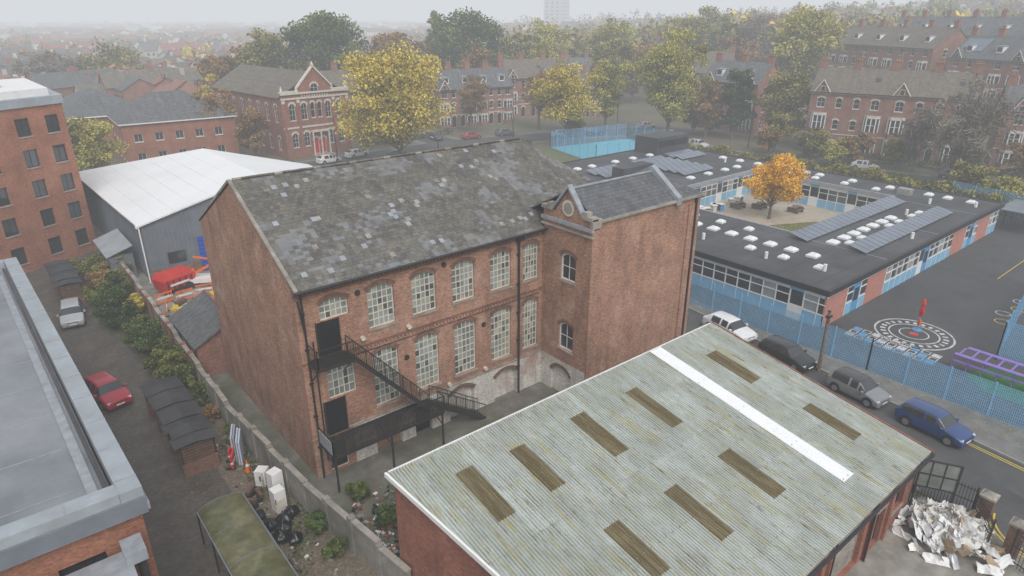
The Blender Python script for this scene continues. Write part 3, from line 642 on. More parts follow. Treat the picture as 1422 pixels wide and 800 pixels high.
def terrace(name,p0,p1,depth,z,eave,ridge,n,wm=BRV,rm=SLH,storeys=3,gablets=True,bays=True,dormer=False,solar=False):
    p0=Vector(p0);p1=Vector(p1);L=(p1-p0).length; O=Obj(name,(p0.x,p0.y,z),math.atan2(p1.y-p0.y,p1.x-p0.x))
    u=L/n; ops=[]; sh=eave/storeys
    for i in range(n):
        c=i*u
        f=1 if i%2 else -1
        for k in range(storeys):
            zz=k*sh+.9
            if k==0:
                ops.append(op(c+u/2-f*u*.27,.05,1.1,2.6,.45,1,1,WHITE,(DOORB,),None,PALE))
                if not bays: ops.append(op(c+u/2+f*u*.2,zz,1.3,1.8,.3,2,2,WHITE,(GD,),PALE,PALE))
            else:
                ops.append(op(c+u/2-f*u*.27,zz,1.0,1.7,.25,1,2,WHITE,(GD,),PALE,PALE))
                if not bays or k>1: ops.append(op(c+u/2+f*u*.2,zz,1.3,1.7,.3,2,2,WHITE,(GD,),PALE,PALE))
    W,wb=wall(O,(0,0),(L,0),0,eave,wm,ops)
    side=[op(depth*.3,k*sh+.9,1.0,1.6,.2,1,2,WHITE,(GD,),PALE,PALE) for k in range(storeys)]+[op(depth*.7,k*sh+.9,1.0,1.6,.2,1,2,WHITE,(GD,),PALE,PALE) for k in range(storeys)]
    wall(O,(L,0),(L,depth),0,eave,wm,side,top=[(depth,eave),(depth/2,ridge-.15),(0,eave)])
    wall(O,(0,depth),(0,0),0,eave,wm,side,top=[(depth,eave),(depth/2,ridge-.15),(0,eave)])
    wall(O,(L,depth),(0,depth),0,eave,wm,[])
    R=O['roof'];T=O['trim']
    ov=.35; dz=(ridge-eave)/(depth/2)*ov
    R.slab([(-.15,-ov,eave-dz+.08),(L+.15,-ov,eave-dz+.08),(L+.15,depth/2,ridge),(-.15,depth/2,ridge)],.1,rm)
    R.slab([(-.15,depth/2+.002,ridge),(L+.15,depth/2+.002,ridge),(L+.15,depth+ov,eave-dz+.08),(-.15,depth+ov,eave-dz+.08)],.1,rm)
    T.box(-.1,-ov-.1,eave-dz-.1,L+.1,-ov,eave-dz+.05,GUT)
    T.box(0,-.05,sh-.05,L,-.002,sh+.12,PALE); T.box(0,-.06,eave-.55,L,-.002,eave-.35,PALE)
    for i in range(n+1): chimney(O['chimneys'],min(max(i*u,.6),L-.6),depth/2,ridge-.9,ridge+1.3,1.3,.7,wm)
    for i in range(n):
        f=1 if i%2 else -1; c=i*u+u/2+f*u*.2
        if bays:
            w=1.25; B_=O['bay_windows']
            for k in range(min(2,storeys-1)):
                zb=k*sh
                B_.prism([(c-w,-.003),(c-w*.6,-.9),(c+w*.6,-.9),(c+w,-.003)],zb,zb+.9,wm,PALE)
                B_.prism([(c-w+.08,-.003),(c-w*.6+.03,-.84),(c+w*.6-.03,-.84),(c+w-.08,-.003)],zb+.903,zb+sh-.5,GD,GD)
                for x,y in ((c-w*.6,-.87),(c+w*.6,-.87),(c,-.87),(c-w+.03,-.05),(c+w-.03,-.05)): B_.box(x-.09,y-.04,zb+.903,x+.09,y+.06,zb+sh-.5,WHITE)
                B_.box(c-w*.6,-.9,zb+.9+(sh-1.4)*.5,c+w*.6,-.85,zb+.97+(sh-1.4)*.5,WHITE)
                B_.prism([(c-w-.05,-.003),(c-w*.6,-.97),(c+w*.6,-.97),(c+w+.05,-.003)],zb+sh-.497,zb+sh-.02,PALE,LEAD)
        if gablets and (i%2==0 or n<4):
            g=1.35; gz=eave-.2; pk=eave+1.9; G_=O['gablets']; cc=c
            G_.poly([(cc-g,-.08,gz),(cc+g,-.08,gz),(cc,-.08,pk)],wm)
            yb=depth/2*.75
            G_.slab([(cc-g-.2,-.3,gz-.2),(cc,-.3,pk+.08),(cc,yb,pk+.08),(cc-g-.2,yb*.3,gz-.2)],.08,rm)
            G_.slab([(cc,-.3,pk+.08),(cc+g+.2,-.3,gz-.2),(cc+g+.2,yb*.3,gz-.2),(cc,yb,pk+.08)],.08,rm)
            G_.hexa([(cc-g-.2,-.36,gz-.3),(cc-g-.1,-.36,gz-.3),(cc+.03,-.36,pk-.08),(cc-.03,-.36,pk-.08),(cc-g-.2,-.3,gz-.15),(cc-g-.1,-.3,gz-.15),(cc+.03,-.3,pk+.1),(cc-.03,-.3,pk+.1)],PALE)
            G_.hexa([(cc+g+.1,-.36,gz-.3),(cc+g+.2,-.36,gz-.3),(cc+.03,-.36,pk-.08),(cc-.03,-.36,pk-.08),(cc+g+.1,-.3,gz-.15),(cc+g+.2,-.3,gz-.15),(cc+.03,-.3,pk+.1),(cc-.03,-.3,pk+.1)],PALE)
            G_.box(cc-.4,-.13,gz+.05,cc+.4,-.085,gz+1.0,WHITE); G_.box(cc-.33,-.15,gz+.12,cc+.33,-.132,gz+.93,GD)
        if dormer:
            D=O['dormers']; y0=depth*.12; zd=eave+(ridge-eave)*.24
            x=i*u+u/2; D.box(x-.7,y0,zd,x+.7,depth*.45,zd+1.4,WHITE); D.box(x-.55,y0-.03,zd+.3,x+.55,y0-.003,zd+1.2,GD); D.box(x-.85,y0-.2,zd+1.4,x+.85,depth*.45,zd+1.52,LEAD)
        if solar and i%2==0:
            k=(ridge-eave)/(depth/2); y0,y1=depth*.12,depth*.4
            O['solar_panels'].slab([(i*u+.6,y0,eave+k*y0+.2),(i*u+u-.6,y0,eave+k*y0+.2),(i*u+u-.6,y1,eave+k*y1+.2),(i*u+.6,y1,eave+k*y1+.2)],.05,PV)
    for i in range(n):
        k=(ridge-eave)/(depth/2); y0=depth*.22; x=i*u+u*.5+(.8 if i%2 else -1.1)
        if not dormer and not (gablets and i%2==0): R.slab([(x-.4,y0,eave+k*y0+.1),(x+.4,y0,eave+k*y0+.1),(x+.4,y0+.8,eave+k*(y0+.8)+.1),(x-.4,y0+.8,eave+k*(y0+.8)+.1)],.05,GD)
        O['chimneys'].bar((i*u+.5,depth/2,ridge+1.3),(i*u+.5,depth/2,ridge+3.0),.05,ALU); O['chimneys'].bar((i*u-.1,depth/2,ridge+2.8),(i*u+1.1,depth/2,ridge+2.8),.04,ALU)
    O.done()
terrace('terraced_house_row',(121.5,61.5),(129,37.5),10,0,11.3,15.0,4,rm=SLB,dormer=False)
terrace('terraced_house_row',(133.5,34.5),(139,20),10,0,9.5,13.2,2,rm=SLH)
terrace('terraced_house_row',(139.5,18),(148,-8),10,0,9.5,13.2,4,rm=SLH)
terrace('detached_villa',(131,92),(132,78.5),11,0,10.5,14.5,2,rm=SLH,dormer=True,wm=BRR)
terrace('terraced_house_row',(196,104),(176,62),11,8.3,8.6,13,6,rm=SLB,dormer=True,gablets=False)
terrace('terraced_house_row',(174,58),(160,20),11,6.8,8.6,13,6,rm=SLH,solar=True,dormer=True)
terrace('terraced_house_row',(215,90),(196,40),11,10,9.2,13.5,7,rm=SLH,gablets=False,dormer=True)
terrace('terraced_house_row',(84,127.5),(103,124.5),10,0,8.6,12.4,4,rm=SLH,dormer=True)
terrace('terraced_house_row',(106,131),(124,126),10,0,9.6,13.6,3,rm=SLB)
terrace('terraced_house_row',(60,136),(78,136),10,0,9.0,12.8,3,rm=SLB,gablets=False)
terrace('timber_gabled_house',(150,118),(156,102),11,0,10,15,2,rm=SLB,wm=BRV,bays=False)
terrace('terraced_house_row',(138,150),(160,138),10,0,8,12,4,rm=SLH)
terrace('terraced_house_row',(120,120),(128,118),9,0,7,10.5,2,rm=SLB)
def lblock():
    O=Obj('hip_roofed_flats')
    def blk(x0,x1,y0,y1,e,r):
        mk=lambda L:[op(s,z,1.3,1.3,0,2,1,WHITE,(GD,),PALE) for s in np.arange(2.2,L-1.2,3.2) for z in (1.0,4.2)]
        wall(O,(x0,y0),(x1,y0),0,e,BRO,mk(x1-x0)); wall(O,(x0,y1),(x0,y0),0,e,BRO,mk(y1-y0)); wall(O,(x1,y0),(x1,y1),0,e,BRO,mk(y1-y0)); wall(O,(x1,y1),(x0,y1),0,e,BRO)
        hiproof(O['roof'],x0,x1,y0,y1,e+.1,r,SLH)
    blk(0,18,0,13,7.2,11.5); blk(-8,6,13.5,36,7.2,11)
    O.loc=(20.5,126,0); O.rot=math.radians(-3); O.done()
lblock()
def church():
    O=Obj('brick_chapel',(44,116.2,0),math.radians(6))
    Wd=13.2;D=28;E=11.3;RZ=15.0
    ops=[]
    for s in (1.9,4.2,9.0,11.3): ops.append(op(s,6.6,1.1,2.9,.54,2,3,WHITE,(GD,),PALE,PALE,hh=.35)); ops.append(op(s,1.9,1.1,2.5,.5,2,3,WHITE,(GD,),PALE,PALE,hh=.35))
    for s in (5.9,7.3): ops.append(op(s,6.8,.85,2.7,.42,1,2,WHITE,(GD,),PALE,PALE,hh=.3)); ops.append(op(s,.3,1.15,2.9,.55,1,1,WHITE,(REDP,),None,PALE,hh=.35))
    ops.append(op(6.6,11.2,1.5,1.5,.74,2,2,WHITE,(GD,),PALE,PALE,hh=.3))
    wall(O,(0,0),(Wd,0),0,E,BRR,ops,top=[(Wd,E),(Wd-3.1,E),(Wd-3.1,E+.6),(Wd/2,RZ+.5),(3.1,E+.6),(3.1,E),(0,E)])
    mk=[op(s,z,1.1,h,.5,2,3,WHITE,(GD,),PALE,PALE) for s in np.arange(2.5,D-1,3.3) for z,h in ((1.4,2.4),(6.3,3.0))]
    wall(O,(0,D),(0,0),0,E-.6,BRR,mk); wall(O,(Wd,0),(Wd,D),0,E-.6,BRR,mk); wall(O,(Wd,D),(0,D),0,E-.6,BRR,top=[(Wd,E-.6),(Wd/2,RZ-.5),(0,E-.6)])
    R=O['roof']; R.slab([(-.4,.4,E-.7),(Wd/2,.4,RZ-.4),(Wd/2,D+.3,RZ-.4),(-.4,D+.3,E-.7)],.12,SLB); R.slab([(Wd/2,.402,RZ-.4),(Wd+.4,.402,E-.7),(Wd+.4,D+.3,E-.7),(Wd/2,D+.3,RZ-.4)],.12,SLB)
    T=O['trim']
    for z,d in ((5.2,.12),(10.2,.18),(E-.25,.3)): T.box(-.1,-d,z,Wd+.1,-.003,z+.3,PALE)
    for x in (.25,3.1,Wd-3.1,Wd-.25): T.box(x-.25,-.15,0,x+.25,-.004,10.19,BRR); T.box(x-.3,-.2,9.6,x+.3,-.151,10.1,PALE)
    def cop(x0,z0,x1,z1): T.hexa([(x0,-.25,z0),(x0,.35,z0),(x1,.35,z1),(x1,-.25,z1),(x0,-.25,z0+.35),(x0,.35,z0+.35),(x1,.35,z1+.35),(x1,-.25,z1+.35)],PALE)
    cop(3.0,E+.5,Wd/2,RZ+.45); cop(Wd/2,RZ+.45,Wd-3.0,E+.5); T.box(-.2,-.3,E+.051,3.3,.3,E+.35,PALE); T.box(Wd-3.3,-.3,E+.051,Wd+.2,.3,E+.35,PALE)
    for x in (.2,3.1,Wd-3.1,Wd-.2): T.cyl((x,0,E+.35),(x,0,E+1.2),.25,PALE,r2=.08,n=8)
    T.cyl((Wd/2,0,RZ+.8),(Wd/2,0,RZ+1.4),.28,PALE,r2=.08,n=8)
    for k in range(11): T.box(3.9+k*.5,-.2,10.55,4.05+k*.5,-.003,10.85,PALE)
    T.box(4.9,-.9,4.3,8.3,-.16,4.6,PALE)
    for x in (5.0,6.6,8.2): T.cyl((x,-.75,0),(x,-.75,4.3),.15,PALE,n=8)
    O['steps'].box(4.6,-2.0,0,8.6,-.01,.28,STONE)
    O.done()
church()
# ------------------------------------------------------------------ school
def school():
    O=Obj('flat_roof_school')
    X0,X1,Y0,Y1=50.9,92.7,21.6,71.0; cx0,cx1,cy0,cy1=63,86.5,31,50.5; H_=3.0
    R=O['roof']
    for (a,b,c,d) in ((X0,Y0,X1,cy0),(X0,cy1,X1,Y1),(X0,cy0,cx0,cy1),(cx1,cy0,X1,cy1)):
        R.box(a,b,H_,c,d,H_+.38,FELT)
    T=O['trim']
    for (a,b,c,d) in ((X0-.3,Y0-.3,X1+.3,Y0-.001),(X0-.3,Y1+.001,X1+.3,Y1+.3),(X0-.3,Y0,X0-.001,Y1),(X1+.001,Y0,X1+.3,Y1)): T.box(a,b,H_-.02,c,d,H_+.46,GUT)
    for (a,b,c,d) in ((cx0+.001,cy0,cx0+.25,cy1),(cx1-.25,cy0,cx1-.001,cy1),(cx0+.251,cy0+.001,cx1-.251,cy0+.25),(cx0+.251,cy1-.25,cx1-.251,cy1-.001)): T.box(a,b,H_,c,d,H_+.46,LEAD)
    BP=M('pink_brick_panel',(.46,.2,.155),.8,.1,2); GS=[GD,GD,GD,glassmat('blind_glass',(.3,.32,.33),.3,.1),glassmat('mid_glass',(.1,.12,.13),.1)]
    def facade(a,b,pat):
        a=Vector(a);b=Vector(b);L=(b-a).length;d=(b-a)/L;n=Vector((d.y,-d.x));P=O['walls'];G=O['windows']
        def bx(pt,s0,s1,z0,z1,o0,o1,m):
            W=lambda s,z,o:(*(a+d*s+n*o),z)
            pt.hexa([W(s0,z0,o1),W(s1,z0,o1),W(s1,z0,o0),W(s0,z0,o0),W(s0,z1,o1),W(s1,z1,o1),W(s1,z1,o0),W(s0,z1,o0)],m)
        s=0;i=0;step=1.25
        while s<L-.01:
            e=min(s+step,L); k=pat[i%len(pat)]; g=random.choice(GS)
            if k=='w':
                bx(P,s,e,0,1.1,-.1,0,SCHB); bx(G,s,e,1.1,H_-.4,-.1,-.06,g); bx(P,s,e,H_-.4,H_,-.1,.0,WHITE)
                bx(P,s,s+.09,1.1,H_-.4,-.059,.02,WHITE); bx(P,s+.09,e,1.1,1.18,-.059,.02,WHITE); bx(P,s+.09,e,2.0,2.07,-.059,.01,WHITE); bx(P,s,s+.06,0,1.1,.001,.02,WHITE)
            elif k=='g':
                bx(P,s,e,0,1.3,-.1,0,WHITE); bx(G,s,e,1.3,H_-.4,-.1,-.06,g); bx(P,s,e,H_-.4,H_,-.1,0,SCHB); bx(P,s,s+.12,1.3,H_-.4,-.059,.02,WHITE)
            elif k=='b': bx(P,s,e,0,H_-.35,-.1,0,BP); bx(P,s,e,H_-.349,H_,-.1,.0,WHITE)
            elif k=='d': bx(P,s,e,0,H_,-.1,-.02,BLUEP); bx(G,s+.2,e-.2,1,2.2,-.019,0,GD)
            s=e;i+=1
    facade((X0,Y1),(X0,Y0),'wwwwgwwwwww')
    facade((X0,Y0),(X1,Y0),'bbbwdwbbbwwwwwwgdwwwww')
    facade((X1,Y0),(X1,Y1),'wwwg')
    facade((X1,Y1),(X0,Y1),'wwwg')
    facade((cx0,cy0),(cx0,cy1),'gwwd'); facade((cx0,cy1),(cx1,cy1),'gwww'); facade((cx1,cy1),(cx1,cy0),'wwwg'); facade((cx1,cy0),(cx0,cy0),'wwwg')
    S=O['rooflights']; DOME=M('rooflight_dome',(.78,.8,.81),.3,.04)
    def rl(x,y,w=1.0):
        S.box(x-w/2,y-w/2,H_+.38,x+w/2,y+w/2,H_+.55,DOME)
        S.hexa([(x-w/2,y-w/2,H_+.55),(x+w/2,y-w/2,H_+.55),(x+w/2,y+w/2,H_+.55),(x-w/2,y+w/2,H_+.55),(x-w/4,y-w/4,H_+.72),(x+w/4,y-w/4,H_+.72),(x+w/4,y+w/4,H_+.72),(x-w/4,y+w/4,H_+.72)],DOME)
    for y in np.arange(26.5,70,2.15): rl(57.8,float(y))
    for y in np.arange(24,58,3.4): rl(60.5 if y>32 else 55.3,float(y)+.6,.8)
    for x in (63,65.3,67.4,69.5,71.6,73.8,76): rl(x,27.2)
    for x in (64,66.5,72.8,75.2,78.5,80.5): rl(x,26.0,.8)
    for y in (24,26.5,28.6,31,33.2,38,42.5,44.5,47,52,55,58): rl(90.2,y,.9)
    for x in (64,67,70,75,79,83,86): rl(x,52.8,.9); rl(x,66.5,.9)
    for y in (34,38,42,46): rl(88.0,y,.8)
    V=O['solar_panels']
    def pv(x0,x1,y0,y1,nx,ny):
        for i in range(nx):
            for j in range(ny):
                a=x0+(x1-x0)*i/nx;b=x0+(x1-x0)*(i+1)/nx-.06;c=y0+(y1-y0)*j/ny;d=y0+(y1-y0)*(j+1)/ny-.08
                V.slab([(a,c,H_+.55),(b,c,H_+.55),(b,d,H_+.95),(a,d,H_+.95)],.05,PV)
                V.bar((a,c,H_+.56),(a,d,H_+.96),.03,ALU)
    pv(61.2,84.3,28.9,30.8,22,1); pv(62,83.5,23.6,25.4,21,1)
    pv(75.5,82.5,54.2,64,6,6); pv(84,90.2,61,64.5,6,2); pv(66,72,60,64,5,2)
    U=O['roof_vents']
    for x,y in ((55,24),(70.5,22.9),(54,29),(54.3,36),(79,26.8),(88.5,23),(87.8,56),(60,57),(86,27)):
        U.cyl((x,y,H_+.38),(x,y,H_+1.0),.16,WHITE,n=8)
    U.box(66,57,H_+.38,72,59,H_+2.2,FELT); U.box(88,30,H_+.38,89,31.5,H_+1.1,ALU)
    for x in (62.2,74,85): R.box(x,Y0+.2,H_+.382,x+.08,cy0-.3,H_+.40,LEAD)
    for k in range(14): y=23+k*3.3; R.box(X0+.1,y,H_+.382,cx0-.3,y+.04,H_+.39,GUT)
    U.box(84,66,H_+.38,92,70.5,H_+3.0,FELT); U.box(84.5,65.9,H_+1.6,91.5,65.99,H_+2.5,GD)
    C=O['canopy']; C.box(93.2,17.2,2.5,100,22,2.62,PV)
    for x in (93.4,96.5,99.8):
        for y in (17.4,21.8): C.cyl((x,y,0),(x,y,2.5),.06,GUT)
    O.done()
    sheet('courtyard_paving',[(cx0,cy0),(cx1,cy0),(cx1,cy1),(cx0,cy1)],.02,M('resin_paving',(.42,.37,.3),.85,.12,1))
    sheet('courtyard_lawn',[(64,33),(78,32),(80,37),(74,40),(70,44),(64,46)],.026,GRASS)
    p=Part()
    for x,y in ((80,45),(82,41),(78,47)):
        p.box(x-.9,y-.35,.7,x+.9,y+.35,.76,POLEW); p.box(x-.9,y-.8,.42,x+.9,y-.55,.47,POLEW); p.box(x-.9,y+.55,.42,x+.9,y+.8,.47,POLEW); p.box(x-.7,y-.75,0,x-.6,y+.75,.7,POLEW); p.box(x+.6,y-.75,0,x+.7,y+.75,.7,POLEW)
    single('picnic_table',p)
    p=Part()
    for k in range(10):
        a=random.random()*6.28; x,y=70+random.random()*12,47.5+random.random()*2; p.rbox(x,y,.02,.8,.5,.9,a,random.choice([POLEW,PALE,BLUEP]))
        p.rbox(x,y,.92,1.0,.7,.06,a,WHITE)
    single('planter_boxes',p)
school()
# ------------------------------------------------------------------ fences
def meshfence(name,pts,h,m=FENB,sp=.11,bw=.05):
    O=Obj(name);B_=O['mesh'];Q=O['posts']
    for a,b in zip(pts,pts[1:]):
        a=Vector((*a,0));b=Vector((*b,0));L=(b-a).length;d=(b-a)/L;n=int(L/sp)
        for i in range(n):
            c=a+d*(i*sp); e=c+d*bw
            B_.poly([(c.x,c.y,.05),(e.x,e.y,.05),(e.x,e.y,h),(c.x,c.y,h)],m)
        for z in np.arange(.1,h+.01,.2):
            nrm=Vector((d.y,-d.x,0))*.01; B_.poly([tuple(a+nrm+Vector((0,0,z))),tuple(b+nrm+Vector((0,0,z))),tuple(b+nrm+Vector((0,0,z+.04))),tuple(a+nrm+Vector((0,0,z+.04)))],m)
        k=int(L/2.5)
        for i in range(k+1):
            c=a+(b-a)*i/max(1,k); Q.box(c.x-.04,c.y-.04,0,c.x+.04,c.y+.04,h+.1,m)
    O.done()
meshfence('blue_mesh_fence',[(46.9,70),(46.8,32),(46.6,16),(46.3,-12)],2.5)
meshfence('blue_mesh_fence',[(55.9,10.6),(56.4,-6)],3.2); meshfence('blue_mesh_fence',[(55.9,10.6),(75,13)],3.0,sp=.16)
meshfence('blue_mesh_fence',[(100,13),(103,30)],3.0,sp=.2)
meshfence('sports_court_fence',[(84,79),(104,76),(107,92),(88,95),(84,79)],3.2,sp=.35,bw=.03)
p=Part()
for i in range(16):
    t=i/15; x=52.0+.2*t; y=12.3-14*t; p.box(x-.04,y-.04,0,x+.04,y+.04,1.1,PURP)
p.box(51.9,-2,1.1,52.3,12.3,1.16,PURP); p.box(51.9,-2,.6,52.2,12.3,.65,PURP); p.box(53.6,-2,1.1,54.0,12.0,1.16,PURP)
for i in range(18): p.box(52.3,-1.6+i*.8,1.1,53.6,-1.48+i*.8,1.15,PURP)
single('purple_pergola',p)
sheet('artificial_turf',[(49.5,-12),(54.8,-12),(54.6,10.3),(51.6,11.2),(50,9.5)],.018,TURF)
p=Part(); c=(55.8,16.3)
def ring(r0,r1,m,z,a0=0,a1=360,n=48):
    for i in range(n):
        t0=math.radians(a0+(a1-a0)*i/n);t1=math.radians(a0+(a1-a0)*(i+1)/n)
        p.poly([(c[0]+r*math.cos(t),c[1]+r*math.sin(t),z) for r,t in ((r0,t0),(r1,t0),(r1,t1),(r0,t1))],m)
WORN=M('worn_line_paint',(.55,.55,.55),.8,.25,3,col2=(.25,.25,.25),p=(.5,.7))
ring(2.75,2.9,WORN,.018); ring(1.75,1.87,WORN,.018); ring(.0,.35,REDP,.018,n=16); ring(1.0,1.1,WORN,.018)
for i in range(24): ring(2.05,2.45,WORN,.018,i*15,i*15+7,2)
for i in range(9):
    for j in range(3):
        x=51.4+j*.75-(i*.02); y=19.3-i*.75
        if (i+j)%2==0: p.poly([(x,y,.018),(x+.62,y,.018),(x+.62,y+.62,.018),(x,y+.62,.018)],(WORN,BLUEP,WORN)[(i+j)//2%3])
        else:
            for q in ((x,y,x+.62,y+.08),(x,y+.54,x+.62,y+.62),(x,y+.08,x+.08,y+.54),(x+.54,y+.08,x+.62,y+.54)): p.poly([(q[0],q[1],.018),(q[2],q[1],.018),(q[2],q[3],.018),(q[0],q[3],.018)],WORN)
for k,(x,y) in enumerate(((66,13),(68,12.4),(70,12.8),(64,12.5))): c=(x,y); ring(.5,.6,YELL if k%2 else WORN,.018,0,360,16)
for x0,y0,x1,y1 in ((64,8,76,8.08),(75,16,88,16.08)): p.poly([(x0,y0,.018),(x1,y0,.018),(x1,y1,.018),(x0,y1,.018)],YELL)
single('playground_markings',p)
p=Part(); x,y=56.7,16.4
p.cyl((x,y,0),(x,y,1.6),.05,BLUEP); p.cyl((x,y,1.3),(x,y,2.3),.16,REDP,n=10); p.rbox(x,y,1.5,.7,.12,.35,.7,REDP); p.cyl((x,y,2.35),(x,y,2.75),.2,REDP,r2=.1,n=10); p.cyl((x,y,.0),(x,y,.08),.4,BLUEP,n=12); p.rbox(x,y,.5,.5,.1,.5,.7,ORG)
single('playground_signpost',p)
p=Part(); p.cyl((43.9,18.2,0),(44.0,18.3,4.7),.14,POLEW,r2=.1,n=10); p.cyl((43.9,18.2,3.9),(43.6,18.0,4.3),.03,GUT); p.box(43.7,18.1,4.3,44.2,18.4,4.45,GUT); p.cyl((44.0,18.3,4.7),(44.0,18.3,4.78),.12,GUT)
single('telegraph_pole',p)
# ------------------------------------------------------------------ vehicles
TYRE=BLK; HUB=M('alloy_wheel',(.4,.4,.42),.35,.1,metal=.7); LAMP=M('head_lamp',(.7,.72,.75),.15,.05); TAIL=M('tail_lamp',(.4,.01,.01),.3,.05); PLATE=M('number_plate',(.6,.55,.2),.5,.05)
def paint(name,c):
    m,nt,b=newmat(name); oc=objco(nt); nt.links.new(ramp(nt,noise(nt,oc,2),.3,.7,tuple(x*.93 for x in c),tuple(min(1,x*1.05) for x in c)),b.inputs['Base Color'])
    b.inputs['Roughness'].default_value=.35; b.inputs['Coat Weight'].default_value=.7; b.inputs['Coat Roughness'].default_value=.06; return m
def car(name,x,y,rot,col,L=4.2,Wd=1.78,Hh=1.46,van=False,roofcol=None,estate=False):
    """front points along local +X"""
    pm=paint('car_paint',col); rm=pm if roofcol is None else paint('car_roof_paint',roofcol)
    P=Part(); P.mats=[pm,GD,rm,BLK]; w=Wd/2; k=Hh/1.46
    if van: st=[(0,.45,.5,.92),(.015,.85,.95,.92),(.09,1.12,1.2,.9),(.11,1.16,1.27,.88),(.22,1.25,Hh-.12,.82),(.25,1.25,Hh-.02,.82),(.26,1.25,Hh,.82),(.37,1.25,Hh+.02,.82),(.40,1.25,Hh+.02,.82),(.95,1.22,Hh,.82),(.985,1.15,Hh-.1,.84),(1,.5,.7,.92)]
    else:
        rb,rg=(.90,.965) if estate else (.84,.955)
        st=[(0,.42,.46,.86),(.015,.6,.66,.88),(.10,.76*k,.81*k,.86),(.235,.87*k,.93*k,.84),(.25,.89*k,.95*k,.84),(.385,.93*k,1.36*k,.74),(.41,.93*k,1.42*k,.73),(.55,.95*k,1.46*k,.73),(.575,.95*k,1.46*k,.73),(rb-.06,.97*k,1.43*k,.72),(rb,.98*k,1.40*k,.72),(rg,1.0*k,1.06*k,.8),(.98,.92*k,.98*k,.86),(1,.45,.5,.88)]
    for t,bz,tz,tw in st:
        xx=L/2-t*L; e=.84 if t<.01 or t>.99 else (.94 if t<.05 or t>.97 else 1)
        P.v+=[(xx,-w*.92*e,.22),(xx,-w*e,.42),(xx,-w*e*.97,bz),(xx,-w*tw*e,tz),(xx,0,tz+.035),(xx,w*tw*e,tz),(xx,w*e*.97,bz),(xx,w*e,.42),(xx,w*.92*e,.22),(xx,0,.22)]
    n=10; ns=len(st)
    for i in range(ns-1):
        for j in range(n):
            a,b=i*n+j,i*n+(j+1)%n; c,d=b+n,a+n; m=0; top=j in (3,4); side=j in (2,5)
            if van:
                if side and i in (3,4,5,6): m=1
                if top and i==3: m=1
                if top and i>3: m=2
            else:
                if side and i in (4,6,8): m=1
                if side and i==9 and estate: m=1
                if top and i in (4,10): m=1
                if top and 5<=i<=9: m=2
            if j in (8,9): m=3
            P.f.append((a,d,c,b)); P.m.append(m)
    P.f.append(tuple(range(n))); P.m.append(0); P.f.append(tuple((ns-1)*n+j for j in range(n))[::-1]); P.m.append(0)
    e=bpy.data.objects.new(name,None); e.location=(x,y,.02); e.rotation_euler[2]=rot; link(e)
    o=bpy.data.objects.new('body',P.mesh('body',True)); o.parent=e; link(o)
    sb=o.modifiers.new('s','SUBSURF'); sb.levels=2; sb.render_levels=2
    cr=o.data.attributes.new('crease_edge','FLOAT','EDGE'); vals=[]
    for ed in o.data.edges:
        a,b=ed.vertices; ja,jb=a%n,b%n; ia,ib=a//n,b//n
        v=.3
        if ja==jb: v={2:.75,6:.75,3:.65,5:.65,1:.3,7:.3,0:.6,8:.6}.get(ja,.3)
        elif ia==ib and ia in (4,5,10,11): v=.7
        elif ia==ib: v=.45
        vals.append(v)
    cr.data.foreach_set('value',vals)
    Q=Part()
    for sx in (L*.31,-L*.30):
        for sy in (-1,1):
            Q.cyl((sx,sy*(w-.03),.35),(sx,sy*(w+.002),.35),.375,BLK,n=22)
            Q.cyl((sx,sy*(w-.2),.32),(sx,sy*(w+.02),.32),.315,TYRE,n=22); Q.cyl((sx,sy*(w+.0),.32),(sx,sy*(w+.03),.32),.21,HUB,n=12)
    for sy in (-1,1):
        Q.rbox(L/2-.2,sy*w*.70,.56,.28,.32,.12,sy*-.4,LAMP); Q.rbox(-L/2+.1,sy*w*.76,.7,.14,.26,.16,sy*.3,TAIL)
        Q.rbox(L*.20,sy*(w+.07),.9*k,.14,.18,.13,0,pm)
    Q.box(L/2-.06,-.26,.36,L/2+.015,.26,.46,WHITE); Q.box(-L/2-.012,-.26,.58,-L/2+.05,.26,.68,PLATE); Q.box(L/2-.1,-.5,.26,L/2-.0,.5,.33,BLK)
    Q.box(L/2-.09,-.42,.5,L/2-.012,.42,.57,BLK)
    o2=bpy.data.objects.new('wheels_and_lamps',Q.mesh('wheels_and_lamps')); o2.parent=e; link(o2)
Sdir=math.radians(90)-math.atan(.125)
car('parked_car',44.15,25.9,Sdir+math.pi,(.75,.76,.77),4.4,1.8,1.4)
car('parked_car',43.45,20.5,Sdir+math.pi,(.012,.013,.015),4.1,1.75,1.46,estate=True)
car('parked_car',42.7,14.9,Sdir+math.pi,(.22,.23,.24),3.8,1.75,1.44,roofcol=(.03,.03,.03),estate=True)
car('parked_car',42.15,10.0,Sdir+math.pi,(.015,.05,.18),4.1,1.76,1.44,estate=True)
car('parked_car',3.5,62.8,math.radians(-97),(.42,.44,.46),4.2,1.75,1.44,estate=True)
car('parked_car',3.3,46.9,math.radians(-78),(.42,.012,.035),4.2,1.75,1.42)
car('parked_van',38.5,104.6,math.radians(6),(.06,.065,.075),5.6,2.0,2.3,van=True)
car('parked_car',48.3,108.9,math.radians(5),(.7,.7,.7)); car('parked_car',54.6,110.6,math.radians(10),(.68,.68,.66),4.4)
car('parked_car',60.5,105.6,math.radians(4),(.1,.1,.11)); car('parked_car',75.5,116.5,math.radians(80),(.05,.05,.06)); car('parked_car',82,112.8,math.radians(-8),(.35,.05,.03))
car('parked_car',115.5,87.5,math.radians(-75),(.75,.75,.75),4.6); car('parked_car',110.5,77,math.radians(-85),(.6,.6,.6)); car('parked_car',90,111.5,math.radians(-10),(.12,.13,.15))
